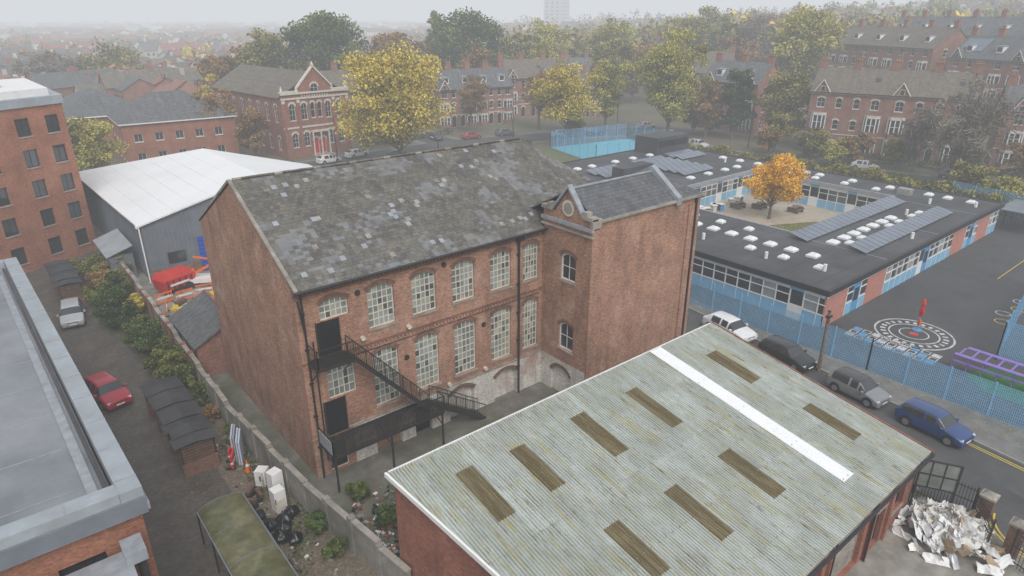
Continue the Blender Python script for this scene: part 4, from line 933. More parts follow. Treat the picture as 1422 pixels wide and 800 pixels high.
car('parked_car',112,60,math.radians(-85),(.08,.08,.1)); car('parked_car',115.2,47,math.radians(-78),(.5,.5,.5)); car('parked_car',119,35,math.radians(-72),(.1,.1,.12)); car('parked_car',43.4,40,Sdir,(.3,.3,.32))
for i,(x,y,c) in enumerate(((98,102.5,(.5,.5,.52)),(105,99.6,(.03,.04,.08)),(66,96,(.5,.5,.5)),(69,95.6,(.06,.06,.07)),(63,96.3,(.3,.03,.03)),(121,98.5,(.6,.6,.6)))): car('parked_car',x,y,math.radians(-22 if x>90 and i!=2 else 85),c)
# ------------------------------------------------------------------ left side objects
def binstore(x0,x1,y0,y1,n):
    O=Obj('bin_store'); B_=O['brick_base'];T=O['timber_slats'];R=O['corrugated_roof']
    B_.box(x0+.15,y0+.1,0,x1-.15,y0+.3,.9,BRD); B_.box(x1-.35,y0+.3,0,x1-.15,y1-.1,.9,BRD); B_.box(x0+.15,y1-.3,0,x1-.36,y1-.1,.9,BRD)
    for k in range(6): z=.95+k*.18; T.box(x0+.18,y0+.14,z,x1-.18,y0+.2,z+.13,WOODD); T.box(x1-.28,y0+.2,z,x1-.22,y1-.15,z+.13,WOODD)
    seg=(y1-y0)/n
    for k in range(n+1):
        y=min(max(y0+.2,y0+seg*k),y1-.2)
        for x in (x0+.2,x1-.2): T.box(x-.06,y-.06,0,x+.06,y+.06,2.0,WOODD)
    R.mi(FELT2)
    nn=n*3; sg=(y1-y0)/nn # overlapping wavy sheets laid loosely, each slightly skewed
    for k in range(nn):
        ya=y0+sg*k-.05; yb=ya+sg+.12; h=2.12+.05*(k%2)+random.uniform(-.02,.03); sk=random.uniform(-.12,.12); dx=random.uniform(-.12,.12); m_=16
        v0=len(R.v); tl=random.uniform(-.05,.05)
        for i in range(m_+1):
            y=ya+(yb-ya)*i/m_; z=h+.04*math.sin(i*math.pi/2)+tl*i/m_
            R.v+= [(x0+dx,y,z),(x0+dx+(x1-x0)*.5,y+sk*.5,z+.13),(x1+dx,y+sk,z)]
        for i in range(m_):
            a=v0+i*3
            for q in (0,1): R.f.append((a+q,a+q+1,a+q+4,a+q+3)); R.m.append(0)
    for k in range(n*2): O['wheelie_bins'].rbox(x0+.9,y0+.8+k*(y1-y0-1.4)/(n*2),0,.6,.6,1.1,0,BLK)
    O.done()
binstore(4.8,7.0,34.6,43.2,3); binstore(3.0,5.1,66.0,73.5,2)
def canopy():
    O=Obj('curved_canopy_shelter'); R=O['curved_roof'];F=O['frame']; GM=M('mossy_polycarbonate',(.17,.165,.085),.4,.4,1.6,col2=(.075,.08,.03))
    for (y0,y1) in ((22,28.9),(15,21.9)):
        n=14; c=[]
        for i in range(n+1):
            a=math.radians(165-150*i/n); c.append((5.35+1.12*math.cos(a),1.85+.42*math.sin(a)))
        for i in range(n): R.slab([(c[i][0],y0,c[i][1]),(c[i+1][0],y0,c[i+1][1]),(c[i+1][0],y1,c[i+1][1]),(c[i][0],y1,c[i][1])],.02,GM)
        for k in range(4):
            y=y0+(y1-y0)*k/3
            for i in range(n): F.bar((c[i][0],y,c[i][1]-.01),(c[i+1][0],y,c[i+1][1]-.01),.035,CLAD)
            F.cyl((c[0][0],y,0),(c[0][0],y,c[0][1]),.04,GUT)
        F.bar((c[0][0],y0,c[0][1]),(c[0][0],y1,c[0][1]),.06,CLAD); F.bar((c[-1][0],y0,c[-1][1]),(c[-1][0],y1,c[-1][1]),.06,CLAD)
    O.done()
canopy()
def small():
    p=Part()
    for i in range(4): p.rbox(8.05-.05*i,34.4+.3*i,0,1.5,.09,1.7-.1*(i%2),1.2,random.choice([PARA,M('pale_blue_sheet',(.5,.55,.65),.6,.05)]))
    single('leaning_boards',p)
    for x,y,a,h in ((8.35,29.9,.3,1.75),(8.1,29.0,.1,1.3),(8.2,31.6,.8,.95)):
        p=Part(); p.rbox(x,y,0,.6,.6,h,a,WHITE); p.rbox(x-.02,y-.31,.1,.54,.03,h*.55,a,PALE); p.rbox(x-.02,y-.31,.12+h*.57,.54,.03,h*.36,a,WHITE); p.rbox(x-.25,y-.36,h*.5,.03,.05,.3,a,GUT); single('discarded_fridge',p)
    for x,y,a in ((7.7,34.9,.9),(7.5,34.2,1.1)):
        p=Part(); p.rbox(x,y,.15,1.1,.12,.8,a,REDP); p.rbox(x,y,.45,1.12,.14,.12,a,WHITE); p.rbox(x-.3,y-.3,0,.1,.5,.16,a,BLK); p.rbox(x+.3,y+.3,0,.1,.5,.16,a,BLK); single('plastic_barrier',p)
    for i,(x,y) in enumerate(((7.2,27.9),(7.6,27.2),(7.9,27.8),(7.3,26.7),(7.8,26.2),(8.4,28.1),(6.9,28.9))):
        bpy.ops.mesh.primitive_ico_sphere_add(subdivisions=3,radius=.38,location=(x,y,.26)); o=bpy.context.object; o.name='rubbish_bag'
        for v in o.data.vertices:
            k=1+.22*math.sin(v.co.x*17+i)*math.cos(v.co.y*13)+.12*math.sin(v.co.z*29+i*3); v.co*=k
            if v.co.z>.25: v.co.x*=.5;v.co.y*=.5;v.co.z*=1.3
        o.scale=(1,1,.75); o.data.materials.append(BINB)
        for f in o.data.polygons: f.use_smooth=True
    p=Part()
    for (x,y,a) in ((7.3,31,.4),(7.6,30.5,1.2),(7.0,30.2,2)): p.rbox(x,y,0,.9,.3,.25,a,BLK); p.rbox(x,y,.25,.7,.2,.2,a+.4,WOODD)
    single('discarded_timber',p)
    for x,y in ((7.9,33.2),(10.9,62.2),(12.0,61.6)):
        p=Part(); p.box(x-.2,y-.2,.01,x+.2,y+.2,.06,ORG); p.cyl((x,y,.06),(x,y,.35),.16,ORG,r2=.1,n=12); p.cyl((x,y,.35),(x,y,.5),.1,WHITE,r2=.07,n=12); p.cyl((x,y,.5),(x,y,.72),.07,ORG,r2=.03,n=12); single('traffic_cone',p)
    p=Part(); rr=random.Random(3)
    for i in range(160):
        x=11+rr.random()*6*rr.random(); y=21.6+rr.random()*5.5; p.rbox(x,y,.006,rr.uniform(.08,.4),rr.uniform(.06,.25),rr.uniform(.03,.14),rr.random()*3,rr.choice([WHITE,CONC,BRS,BRS,STONE,PALE,BLK,WOODD]))
    for i in range(120):
        x=rr.uniform(6.9,8.6); y=rr.uniform(22,40); p.rbox(x,y,.01,rr.uniform(.05,.25),rr.uniform(.04,.18),rr.uniform(.02,.1),rr.random()*3,rr.choice([CONC,STONE,PALE,WOODD,BLK]))
    single('scattered_rubble',p)
small()
def skip():
    O=Obj('red_compressor_trailer',(12.0,64.2,0),math.radians(20))
    B_=O['body'];B_.hexa([(-1.5,-.8,.5),(1.5,-.8,.5),(1.5,.8,.5),(-1.5,.8,.5),(-1.6,-.9,1.5),(1.6,-.9,1.5),(1.6,.9,1.5),(-1.6,.9,1.5)],REDP)
    B_.hexa([(-1.6,-.9,1.502),(1.6,-.9,1.502),(1.6,.9,1.502),(-1.6,.9,1.502),(-1.2,-.7,2.0),(1.3,-.7,2.0),(1.3,.7,2.0),(-1.2,.7,2.0)],REDP)
    for x in (-1.2,-.6,0,.6,1.2): B_.box(x-.04,-.95,.55,x+.04,-.9,1.5,GUT)
    B_.box(-1,-.96,.9,.9,-.93,1.1,WHITE)
    for y in (-.8,.8): O['wheels'].cyl((0,y-.12,.35),(0,y+.12,.35),.35,BLK,n=14); O['wheels'].cyl((.8,y-.12,.35),(.8,y+.12,.35),.35,BLK,n=14)
    O['tow_bar'].bar((1.5,0,.5),(2.8,0,.45),.1,GUT)
    O.done()
    O=Obj('lifting_platform_vehicle',(14.5,64.0,0),math.radians(-25)); O['chassis'].box(-1.6,-.8,.5,1.6,.8,.9,WHITE); O['cab'].hexa([(.9,-.8,.9),(1.8,-.8,.9),(1.8,.8,.9),(.9,.8,.9),(.95,-.75,2),(1.5,-.75,2),(1.5,.75,2),(.95,.75,2)],WHITE); O['cab'].box(1.0,-.82,1.3,1.4,.82,1.8,GD)
    O['boom'].bar((-1.2,0,1.0),(1.6,0,2.4),.22,ORG); O['boom'].bar((1.6,0,2.4),(-.6,0,2.9),.16,ORG); O['boom'].box(-1.3,-.4,.9,-.7,.4,1.6,ORG)
    for x in (-1.1,1.2):
        for y in (-.8,.8): O['wheels'].cyl((x,y-.1,.38),(x,y+.1,.38),.38,BLK,n=14)
    O.done()
    for i,(x,y,a) in enumerate(((10.4,61.5,.2),(12.0,61.0,.1),(13.8,61.3,-.2),(15.4,62,.5),(10.0,59,1.3),(10.3,56.5,1.5))):
        p=Part(); c,s=math.cos(a),math.sin(a)
        for z in (.15,.55,.95): p.rbox(x,y,z,1.5,.05,.16,a,ORG if z!=.55 else WHITE)
        for t in (-.65,.65): p.rbox(x+c*t,y+s*t,0,.06,.4,.1,a,BLK); p.rbox(x+c*t,y+s*t,.1,.06,.06,1.0,a,ORG)
        single('safety_barrier',p)
    p=Part()
    for i in range(26):
        p.rbox(10+random.random()*5.5,54.5+random.random()*6,random.random()*.3,.4+random.random()*1.6,.15+random.random()*.5,.1+random.random()*.35,random.random()*3,random.choice([POLEW,PARA,CONC,ALU,YELL,WOODD]))
    single('building_materials_pile',p)
skip()
# ------------------------------------------------------------------ rubbish pile, gates, signboard
def rubbish():
    P=Part(); mats=[WHITE,WHITE,WHITE,WHITE,WHITE,PALE,M('cardboard',(.4,.3,.2),.9,.2),M('plasterboard',(.66,.65,.62),.9,.08),M('polythene_sheet',(.8,.82,.85),.3,.05)]
    rnd=random.Random(11)
    for i in range(300):
        a=rnd.random()*6.28; r=min(abs(rnd.gauss(0,1)),2.1)
        x=32.9+r*1.05*math.cos(a); y=5.9+r*1.15*math.sin(a)
        if x>35 and y>6: continue
        z=max(.05,1.3*(1-(r/2.2)**1.3)+rnd.uniform(-.12,.15)); s=rnd.uniform(.35,1.15); k=rnd.uniform(.3,.8)*s
        u=Vector((rnd.gauss(0,1),rnd.gauss(0,1),rnd.gauss(0,.4))).normalized(); w=u.orthogonal().normalized(); t=u.cross(w)*rnd.uniform(-.5,.5)+w*.7; c=Vector((x,y,z)); m=rnd.choice(mats)
        g=[]
        for ix in range(5):
            for iy in range(4):
                q=c+u*s*(ix/4-.5)+t*k*(iy/3-.5)+Vector((rnd.uniform(-.06,.06),rnd.uniform(-.06,.06),rnd.uniform(-.1,.1))); q.z=max(q.z,.03); g.append(q)
        i0=len(P.v); P.v+=[tuple(q) for q in g]; mi=P.mi(m)
        for ix in range(4):
            for iy in range(3):
                b=i0+ix*4+iy; P.f.append((b,b+4,b+5,b+1)); P.m.append(mi)
    for i in range(30):
        a=rnd.random()*6.28; r=rnd.random()*1.5; P.rbox(32.9+r*math.cos(a),5.9+r*math.sin(a),max(0,.8*(1-r/1.7)),rnd.uniform(.2,.8),rnd.uniform(.15,.5),rnd.uniform(.1,.35),rnd.random()*3,rnd.choice(mats))
    single('rubbish_pile',P)
rubbish()
def ironfence(name,pts,h=1.9,sp=.14):
    P=Part()
    for a,b in zip(pts,pts[1:]):
        a=Vector((*a,0));b=Vector((*b,0));L=(b-a).length;n=int(L/sp)
        for z in (.25,h*.55,h-.15): P.bar(a+Vector((0,0,z)),b+Vector((0,0,z)),.045,IRON)
        for i in range(n+1):
            c=a+(b-a)*i/n; P.bar(c,c+Vector((0,0,h)),.028,IRON)
        for c in (a,b): P.box(c.x-.04,c.y-.04,0,c.x+.04,c.y+.04,h+.1,IRON)
    single(name,P)
ironfence('iron_gate',[(33.2,4.4),(34.9,5.6)]); ironfence('iron_railings',[(35.2,5.7),(35.0,8.4),(33.4,9.6)]); ironfence('iron_gate',[(33.3,3.5),(32.6,1.4)])
for x,y in ((35.2,5.2),(34.0,3.6)):
    p=Part(); p.box(x-.3,y-.3,0,x+.3,y+.3,1.75,BRD); p.box(x-.36,y-.36,1.75,x+.36,y+.36,1.87,STONE); p.hexa([(x-.3,y-.3,1.87),(x+.3,y-.3,1.87),(x+.3,y+.3,1.87),(x-.3,y+.3,1.87),(x-.08,y-.08,2.05),(x+.08,y-.08,2.05),(x+.08,y+.08,2.05),(x-.08,y+.08,2.05)],STONE); single('brick_gate_pier',p)
O=Obj('framed_signboard',(34.5,7.4,0),math.radians(-62))
O['posts'].box(-1,-.05,0,-.9,.05,2.9,IRON); O['posts'].box(.9,-.05,0,1,.05,2.9,IRON)
for z in (1.2,2.0,2.82): O['frame'].box(-.9,-.04,z,.9,.04,z+.07,IRON)
for x in (-.3,.3): O['frame'].box(x-.03,-.035,1.27,x+.03,.035,2.82,IRON)
O['panel'].box(-.9,-.01,1.27,.9,.01,2.82,G1); O.done()
for x,y,a in ((47.5,103.6,0),(86,104,0),(107,95,.5),(68,115,3.1),(117,70,1.6),(48.3,74,1.5)):
    p=Part(); p.cyl((x,y,0),(x,y,8.5),.1,GUT,r2=.06); p.cyl((x,y,8.5),(x+1.4*math.cos(a),y+1.4*math.sin(a),8.8),.05,GUT); p.rbox(x+1.6*math.cos(a),y+1.6*math.sin(a),8.75,.7,.25,.12,a,PARA); single('street_lamp',p)
# ------------------------------------------------------------------ trees
def quads(cent,size,rng,elong=1.0,up=.0):
    n=len(cent); u=rng.normal(size=(n,3)); u/=np.linalg.norm(u,axis=1)[:,None]
    w=np.cross(u,rng.normal(size=(n,3))); w/=np.linalg.norm(w,axis=1)[:,None]
    s=(size*rng.uniform(.6,1.3,n))[:,None]; a=u*s*.5*elong; b=w*s*.5/ (elong**.9)
    return np.stack([cent-a-b*.6,cent+a*.2-b,cent+a+b*.3,cent-a*.2+b],1).reshape(-1,3)
def leafmesh(name,V,lv,mat,extra=None):
    n=len(V)//4; me=bpy.data.meshes.new(name)
    ev,ef=([],[]) if extra is None else extra
    nv=len(V)+len(ev); me.vertices.add(nv)
    co=np.concatenate([V,np.array(ev).reshape(-1,3)]) if len(ev) else V
    me.vertices.foreach_set('co',co.astype(np.float32).ravel())
    nf=n+len(ef); me.loops.add(nf*4); me.polygons.add(nf)
    li=np.arange(n*4)
    if len(ef): li=np.concatenate([li,(np.array(ef)+len(V)).ravel()])
    me.loops.foreach_set('vertex_index',li.astype(np.int32)); me.polygons.foreach_set('loop_start',(np.arange(nf)*4).astype(np.int32))
    me.materials.append(mat); me.materials.append(BARK)
    me.polygons.foreach_set('material_index',np.concatenate([np.zeros(n),np.ones(len(ef))]).astype(np.int32))
    me.update(calc_edges=True); at=me.attributes.new('lv','FLOAT','FACE'); at.data.foreach_set('value',np.concatenate([lv,np.zeros(len(ef))]).astype(np.float32))
    me.validate(); return me
def branch(ev,ef,p,q,r0,r1,n=5):
    p=np.array(p,float);q=np.array(q,float);d=q-p;L=np.linalg.norm(d)
    if L<1e-4:return
    d/=L;u=np.cross(d,[.3,.9,.2]);u/=np.linalg.norm(u);w=np.cross(d,u);i=len(ev)
    for c,r in ((p,r0),(q,r1)):
        for j in range(n):
            a=2*math.pi*j/n; ev.append(tuple(c+r*(u*math.cos(a)+w*math.sin(a))))
    for j in range(n): ef.append((i+j,i+(j+1)%n,i+n+(j+1)%n,i+n+j))
seedc=[100]
def tree(name,x,y,h,cw,pal,leaves=9000,ncl=60,ls=.38,base=.25,bare=False,cone=False,z=None,bush=False):
    seedc[0]+=1; rng=np.random.default_rng(seedc[0])
    if not bare: leaves=int(leaves*1.25)
    z0=hz(x,y) if z is None else z
    zc=h*(base+(1-base)/2); rz=h*(1-base)/2; rx=cw/2
    d=rng.normal(size=(ncl,3)); d/=np.linalg.norm(d,axis=1)[:,None]; r=rng.uniform(0,1,ncl)**.42
    lob=1+.16*np.sin(d[:,0]*3+rng.uniform(0,6))+.12*np.sin(d[:,1]*5+rng.uniform(0,6))
    c=d*(r*lob)[:,None]*np.array([rx*.88,rx*.88,rz*.9])
    if cone: c[:,:2]*=np.clip(.95-(c[:,2]+rz)/(2*rz)*.85,.1,1)[:,None]*1.2
    else: c[:,:2]*=np.where(c[:,2]<-.3*rz,1-.35*(-c[:,2]/rz-.3),1)[:,None]
    c[:,2]+=zc
    cr=cw*rng.uniform(.08,.165,ncl)
    per=rng.multinomial(leaves,cr**2/np.sum(cr**2))
    idx=np.repeat(np.arange(ncl),per); off=rng.normal(size=(leaves,3)); off/=np.linalg.norm(off,axis=1)[:,None]
    off*=(rng.uniform(0,1,leaves)**.45)[:,None]*cr[idx][:,None]*np.array([1.15,1.15,.75])
    P=c[idx]+off
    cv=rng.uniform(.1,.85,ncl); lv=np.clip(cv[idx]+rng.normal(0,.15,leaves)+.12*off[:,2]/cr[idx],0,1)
    P[:,2]=np.maximum(P[:,2],.1)
    V=quads(P,ls,rng,3.2 if bare else 1.0)
    ev,ef=[],[]
    if not bush:
        tr=h*.017+.05; top=(rng.normal(0,.3),rng.normal(0,.3),h*(.55 if not cone else .9))
        k1=(top[0]*.3+rng.normal(0,.1),top[1]*.3,h*base*.9)
        branch(ev,ef,(0,0,-.2),k1,tr*1.15,tr*.85,7); branch(ev,ef,k1,top,tr*.85,tr*.35,6)
        for i in range(ncl):
            t=rng.uniform(0,.85); s=np.array(k1)+(np.array(top)-np.array(k1))*t
            if c[i,2]<s[2]: s=np.array(k1)
            m=(s+c[i])/2+np.array([rng.normal(0,.3),rng.normal(0,.3),-abs(c[i,2]-s[2])*.1+.1]); rr=tr*.3
            branch(ev,ef,s,m,rr,rr*.6,4); branch(ev,ef,m,c[i],rr*.6,rr*.2,4)
            if bare:
                for _ in range(5):
                    e=c[i]+rng.normal(0,1,3)*cr[i]*1.1; branch(ev,ef,m*.3+c[i]*.7,e,rr*.3,.015,3)
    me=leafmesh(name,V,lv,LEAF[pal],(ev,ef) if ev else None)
    o=bpy.data.objects.new(name,me); o.location=(x,y,z0); link(o)
T_=tree
T_('yellow_lime_tree',58.2,101.5,19,19.5,'yellow',19000,120,.40,.12)
T_('yellow_birch_tree',93,96,17,12,'yellow',9500,75,.36,.18)
T_('green_yellow_tree',115,88,21.5,15,'lime',12000,90,.42,.15)
T_('autumn_tree',101,113,14,9,'brown',3600,50,.35,.25)
T_('autumn_tree',110,101,15,10,'lime',6000,55,.36,.2)
T_('autumn_tree',86,118.5,12,8,'brown',2600,45,.35,.3,bare=True)
T_('autumn_tree',103,106,15,9,'olive',5500,55,.36,.2)
T_('dark_evergreen_tree',123,77.5,14.5,8.5,'dark',7000,60,.38,.08)
T_('olive_tree_crown',128,69,14,12.5,'olive',8500,70,.4,.12)
T_('autumn_tree',120,82,12,8,'brown',3500,45,.36,.2)
T_('large_tree',172,91,22,19,'lime',9000,80,.6,.15,z=4)
T_('large_tree',77,169,27,20,'green',13000,95,.6,.12)
T_('large_tree',64,176,22,16,'olive',7000,70,.6,.12)
T_('large_tree',116,163,25,24,'green',14000,95,.62,.12)
T_('large_tree',98,170,23,17,'brown',7000,70,.6,.12)
T_('large_tree',132,158,20,16,'olive',7000,65,.6,.12)
T_('large_tree',90,150,17,12,'olive',5500,60,.5,.2)
T_('large_tree',128,140,17,13,'lime',5500,60,.5,.2)
T_('large_tree',140,128,19,14,'olive',6000,60,.5,.15)
T_('large_tree',108,146,16,13,'brown',4500,60,.5,.2)
T_('poplar_tree',128,195,29,7,'olive',5000,60,.6,.1)
T_('autumn_tree',53,176,17,13,'brown',6500,60,.5,.12)
T_('large_tree',39,238,14,24,'olive',8000,70,.7,.08)
T_('bare_tree',24,236,15,15,'twig',4500,60,.7,.1,bare=True)
T_('yellow_tree',44.5,156,11.5,7.5,'yellow',4000,45,.4,.15)
T_('green_tree',13.5,118,9.8,10.5,'lime',7500,60,.34,.1)
T_('autumn_tree',39.5,119,10,6,'brown',3500,45,.34,.15)
T_('autumn_tree',36,128,13,7,'brown',2500,45,.34,.2)
T_('orange_courtyard_tree',76.5,41.5,8.0,7.4,'orange',9500,65,.22,.2)
T_('bare_tree',114,33.5,15.5,11,'twig',2200,90,.4,.18,bare=True)
T_('bare_tree',119,41,11,7,'twig',1500,60,.4,.2,bare=True)
for (x,y,h,w,pl) in ((117,57,6,6,'olive'),(118.5,50,6,5,'brown'),(114,52,4.5,5,'lime'),(120,44,6,6,'olive'),(112,63,6,5,'brown'),(116,64,8,6,'olive'),(123,35,5,5,'green'),(109,30,5,6,'olive'),(127,28,7,6,'brown'),(131,22,7,6,'olive'),(104,24,4,6,'lime'),(124,88,7,6,'green'),(126,85,6,6,'olive'),(99,99,6,6,'olive')):
    T_('garden_tree',x,y,h,w,pl,2600,34,.33,.1)
for (x,y,h,w,pl) in ((185,118,14,14,'brown'),(205,125,15,16,'twig'),(225,120,14,18,'olive'),(240,100,13,18,'brown'),(250,75,13,18,'twig'),(255,50,12,16,'twig'),(190,140,18,18,'olive'),(165,150,20,16,'lime'),(215,150,18,20,'olive'),(240,140,16,18,'brown'),(155,170,22,18,'lime'),(150,128,17,12,'brown'),(235,30,12,14,'twig'),(162,112,16,11,'green')):
    T_('autumn_tree',x,y,h,w,pl,4500,50,.65,.12,bare=(pl=='twig'))
def hedge(name,pts,w,h,pal,dens=55,ls=.22):
    seedc[0]+=1; rng=np.random.default_rng(seedc[0]); Ps=[];lvs=[]
    for a,b in zip(pts,pts[1:]):
        a=np.array(a,float);b=np.array(b,float);L=np.linalg.norm(b-a);n=int(L*dens);t=rng.uniform(0,1,n);d=(b-a)/L;nn=np.array([-d[1],d[0]])
        o=rng.uniform(-1,1,n); hh=h*(.75+.25*np.sin(t*L*.9+1)*np.sin(t*L*.37)); zz=hh*rng.uniform(0,1,n)**.5
        P=np.zeros((n,3)); P[:,:2]=a+(b-a)*t[:,None]+nn*(o*w/2*(1-.25*(zz/h)**2))[:,None]; P[:,2]=zz
        Ps.append(P); lvs.append(np.clip(.45+.25*np.sin(t*L*1.7+3*o)+rng.normal(0,.15,n),0,1))
    P=np.concatenate(Ps); me=leafmesh(name,quads(P,ls,rng),np.concatenate(lvs),LEAF[pal]); link(bpy.data.objects.new(name,me))
hedge('hedge',[(102,20),(105,45),(101,75)],3,2.8,'olive',190,.32); hedge('hedge',[(106,60),(108,25)],1.6,2,'green',110,.3)
hedge('hedge',[(119,60),(126,36),(132,18)],1.5,1.6,'green',90,.28); hedge('hedge',[(48,98),(86,98.5)],1.4,1.8,'green',90,.28); hedge('hedge',[(107,76),(109,93)],1.5,2,'olive',90,.28)
hedge('hedge',[(59,118),(82,120)],1.2,1.5,'green',80,.26); hedge('hedge',[(22,118),(38,118)],1.5,1.6,'green',90,.26)
for (x,y,h,w,pl) in ((6.2,73,2.9,3.8,'bed'),(8,70.5,2.6,3.0,'olive'),(6.6,68,2.6,3.2,'brown'),(5.9,65,2.3,2.8,'bed'),(7.6,65.5,2.8,2.8,'green'),(6.6,62,2.5,3.2,'ivy'),(7.9,60.5,2.0,2.0,'yellow'),(6.7,58.3,2.7,3.5,'dark'),(7.4,55.2,2.1,3.0,'green'),(7.0,52.6,2.0,2.9,'ivy'),(7.6,50.2,2.0,2.8,'green'),(7.3,47.6,2.2,2.8,'bed'),(7.6,45.1,2.0,2.7,'green'),(8.2,42.3,1.6,1.8,'green'),(7.9,39.8,1.0,1.4,'brown'),(7.2,70.8,1.6,2.2,'lime'),(8.4,37.2,1.2,1.0,'bed'),(8.9,26,1.4,1.3,'ivy'),(9.0,24.2,.9,1.2,'green'),(12,24.6,.9,1.6,'ivy'),(13.6,24.5,.8,1.4,'green'),(11.8,27.3,.8,1.3,'green'),(14.8,25.6,.7,1.5,'ivy')):
    T_('shrub',x,y,h,w,pl,2900,26,.14,.02,bush=True)
hedge('ground_ivy',[(6.9,24),(8.7,27),(7.9,37)],1.2,.25,'ivy',60,.12)
hedge('yard_weeds',[(11.2,23),(14,26.5),(19,24.5)],1.8,.3,'ivy',70,.12)
# fallen leaves on the drive, street and courtyard
def litter(name,x0,x1,y0,y1,n,pal,z,ls=.1):
    g=np.random.default_rng(len(name)+n); P=np.stack([g.uniform(x0,x1,n),g.uniform(y0,y1,n),np.full(n,z)],1)
    V=quads(P,ls,g); V[:,2]=z+(V[:,2]-z)*.12+.01; link(bpy.data.objects.new(name,leafmesh(name,V,g.uniform(0,1,n),LEAF[pal])))
litter('fallen_leaves',1.9,6.6,30,70,900,'brown',.02,.11); litter('fallen_leaves',43.5,46.4,-5,34,500,'yellow',.14,.1); litter('fallen_leaves',71,82,35,47,900,'orange',.04,.16)
# ------------------------------------------------------------------ distant city
def unrot(F,R):
    A=math.radians(50.5); return F*math.cos(A)+R*math.sin(A),F*math.sin(A)-R*math.cos(A)
def city():
    rng=random.Random(5); P=Part(); ms=[BRV,BRR,PALE,M('render_wall',(.45,.43,.39),.9,.1)]; rs=[SLH,SLB,M('red_tile',(.26,.12,.085),.9,.2)]
    for i in range(1500):
        F=180+1500*rng.random()**1.6; R=F*rng.uniform(-.95,.95)
        x,y=unrot(F,R)
        if x>110 and y<160 and F<330: continue
        if x<60 and y<170 and x>0: continue
        if F<260 and R>-60: continue
        z=hz(x,y); w=rng.uniform(8,28) if rng.random()<.9 else rng.uniform(30,60); d=rng.uniform(7,10); h=rng.uniform(4.5,7.5); r=h+rng.uniform(2,3.5); a=rng.choice((.1,.1,1.67,1.67,.5))+rng.uniform(-.08,.08)
        cs,sn=math.cos(a),math.sin(a); Tt=lambda u,v,k:(x+u*cs-v*sn,y+u*sn+v*cs,z+k)
        W=rng.choice(ms);Rm=rng.choice(rs); q=[(-w/2,-d/2),(w/2,-d/2),(w/2,d/2),(-w/2,d/2)]
        for j in range(4):
            a1,b1=q[j],q[(j+1)%4]; pts=[Tt(*a1,-1),Tt(*b1,-1),Tt(*b1,h)]
            if j in (1,3): pts.append(Tt(a1[0],0,r))
            pts.append(Tt(*a1,h)); P.poly(pts,W)
            if j in (0,2) and F<500:
                k=-w/2+1.2; s=-1 if j==0 else 1
                while k<w/2-1.5:
                    for zz in (1,3.6): P.poly([Tt(k,s*(d/2+.03),zz),Tt(k+1.2,s*(d/2+.03),zz),Tt(k+1.2,s*(d/2+.03),zz+1.3),Tt(k,s*(d/2+.03),zz+1.3)],GD)
                    k+=2.6
        P.poly([Tt(-w/2-.3,-d/2-.4,h-.2),Tt(w/2+.3,-d/2-.4,h-.2),Tt(w/2+.3,0,r),Tt(-w/2-.3,0,r)],Rm); P.poly([Tt(-w/2-.3,0,r+.01),Tt(w/2+.3,0,r+.01),Tt(w/2+.3,d/2+.4,h-.2),Tt(-w/2-.3,d/2+.4,h-.2)],Rm)
        if F<600: P.box(x-.5,y-.5,z+r-.6,x+.5,y+.5,z+r+1.2,W)
    single('distant_houses',P)
    for pal,n,sd_ in (('green',240,1),('olive',300,2),('brown',230,3),('yellow',80,4)):
        g=np.random.default_rng(sd_); Ps=[];lv=[]
        for i in range(n):
            F=200+1100*g.random()**1.5; R=F*g.uniform(-.95,.95)
            if g.random()<.55: R=F*g.uniform(-.15,.9); F=max(F,230)
            x,y=unrot(F,R)
            if x<60 and y<200 and F<260: continue
            hh=g.uniform(7,12)+ (4 if R>-.1*F else 0); rw=g.uniform(4,7); k=int(150 if F<500 else 60)
            d=g.normal(size=(k,3)); d/=np.linalg.norm(d,axis=1)[:,None]; d*=(g.uniform(.3,1,k)**.5)[:,None]*(1+.2*np.sin(d[:,:1]*4+i))
            Ps.append(np.array([x,y,hz(x,y)+hh*.55])+d*np.array([rw,rw,hh*.5])); lv.append(np.clip(.45+.35*d[:,2]+g.normal(0,.18,k),0,1))
        P_=np.concatenate(Ps); me=leafmesh('distant_trees',quads(P_,1.7,g),np.concatenate(lv),LEAF[pal]); link(bpy.data.objects.new('distant_trees',me))
city()
x,y=unrot(620,42)
O=Obj('tower_block',(x,y,0),.4); TW=M('tower_render',(.6,.62,.65),.8,.05); GT=M('tower_glass',(.36,.39,.42),.4,.1)
wall(O,(0,0),(20,0),0,52,TW,[op(s,z,2,1.5,0,1,1,WHITE,(GT,)) for s in (2.5,6.2,10,13.8,17.5) for z in range(2,50,3)]); wall(O,(0,16),(0,0),0,52,TW,[op(s,z,2,1.5,0,1,1,WHITE,(GT,)) for s in (3,8,13) for z in range(2,50,3)])
O['walls'].box(0.3,.3,0,19.9,16,51.9,TW); O['walls'].box(6,5,52,14,11,55,TW); O.done()
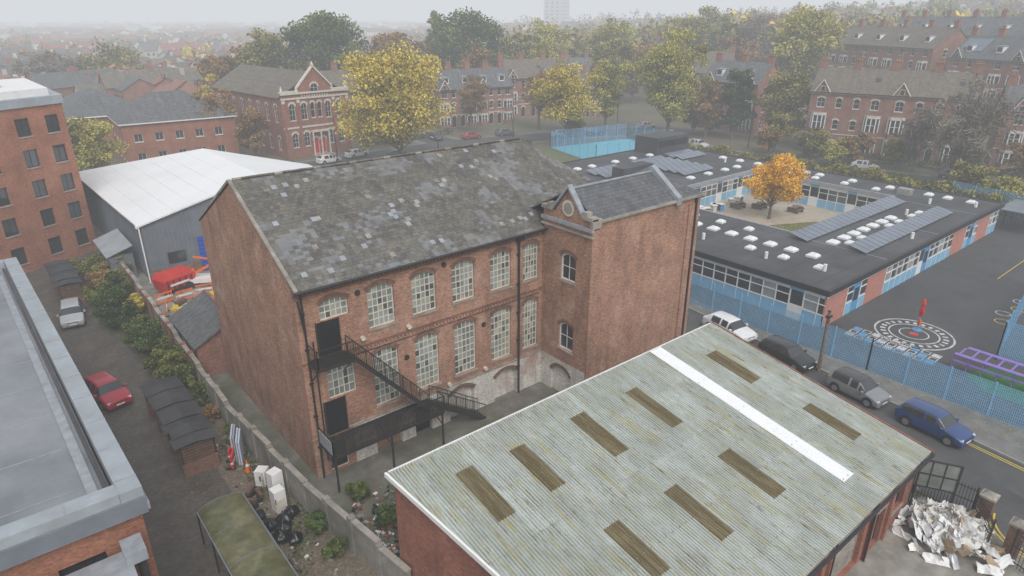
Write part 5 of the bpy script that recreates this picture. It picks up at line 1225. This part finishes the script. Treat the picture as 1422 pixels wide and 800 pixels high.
# ------------------------------------------------------------------ haze over the whole city (absorbing volume; its emission stands in for scattered light)
m=bpy.data.materials.new('mist'); m.use_nodes=True; nt=m.node_tree; nt.nodes.clear(); out=nt.nodes.new('ShaderNodeOutputMaterial')
ab=nt.nodes.new('ShaderNodeVolumeAbsorption'); em=nt.nodes.new('ShaderNodeEmission'); ad=nt.nodes.new('ShaderNodeAddShader')
SIG=.0014; ab.inputs[0].default_value=(0,0,0,1); ab.inputs[1].default_value=SIG; em.inputs[0].default_value=(.685,.715,.75,1); em.inputs[1].default_value=SIG
nt.links.new(ab.outputs[0],ad.inputs[0]); nt.links.new(em.outputs[0],ad.inputs[1]); nt.links.new(ad.outputs[0],out.inputs['Volume'])
p=Part(); p.box(-4400,-4400,-30,4400,4400,160,m); single('mist',p)
# ------------------------------------------------------------------ light, sky, camera
w=bpy.data.worlds.new("World"); SC.world=w; w.use_nodes=True; nt=w.node_tree; bg=nt.nodes['Background']
sk=nt.nodes.new('ShaderNodeTexSky'); sk.sky_type='NISHITA'; sk.sun_disc=False; sk.sun_elevation=math.radians(50); sk.sun_rotation=math.radians(200); sk.air_density=1.5; sk.dust_density=3.0; sk.ozone_density=1.0
hs=nt.nodes.new('ShaderNodeHueSaturation'); hs.inputs['Saturation'].default_value=.25; hs.inputs['Value'].default_value=1.15; nt.links.new(sk.outputs[0],hs.inputs['Color']); nt.links.new(hs.outputs[0],bg.inputs[0]); bg.inputs[1].default_value=.15
sl=bpy.data.lights.new('overcast_sun','SUN'); sl.energy=1.3; sl.angle=math.radians(30); sl.color=(1,.96,.91)
so=bpy.data.objects.new('overcast_sun',sl); link(so)
el=math.radians(50); az=math.radians(200)
dv=Vector((math.sin(az)*math.cos(el),math.cos(az)*math.cos(el),math.sin(el))); so.rotation_euler=dv.to_track_quat('Z','Y').to_euler()
SC.view_settings.view_transform='Standard'; SC.view_settings.look='None'; SC.view_settings.exposure=0
cam=bpy.data.cameras.new('camera'); co=bpy.data.objects.new('camera',cam); link(co); SC.camera=co
cam.sensor_width=36; cam.lens=36*915/1422; cam.clip_end=9000; cam.clip_start=.1
co.location=(0,0,24); co.rotation_euler=(math.radians(90)-math.atan(380/915),0,math.radians(-39.5))
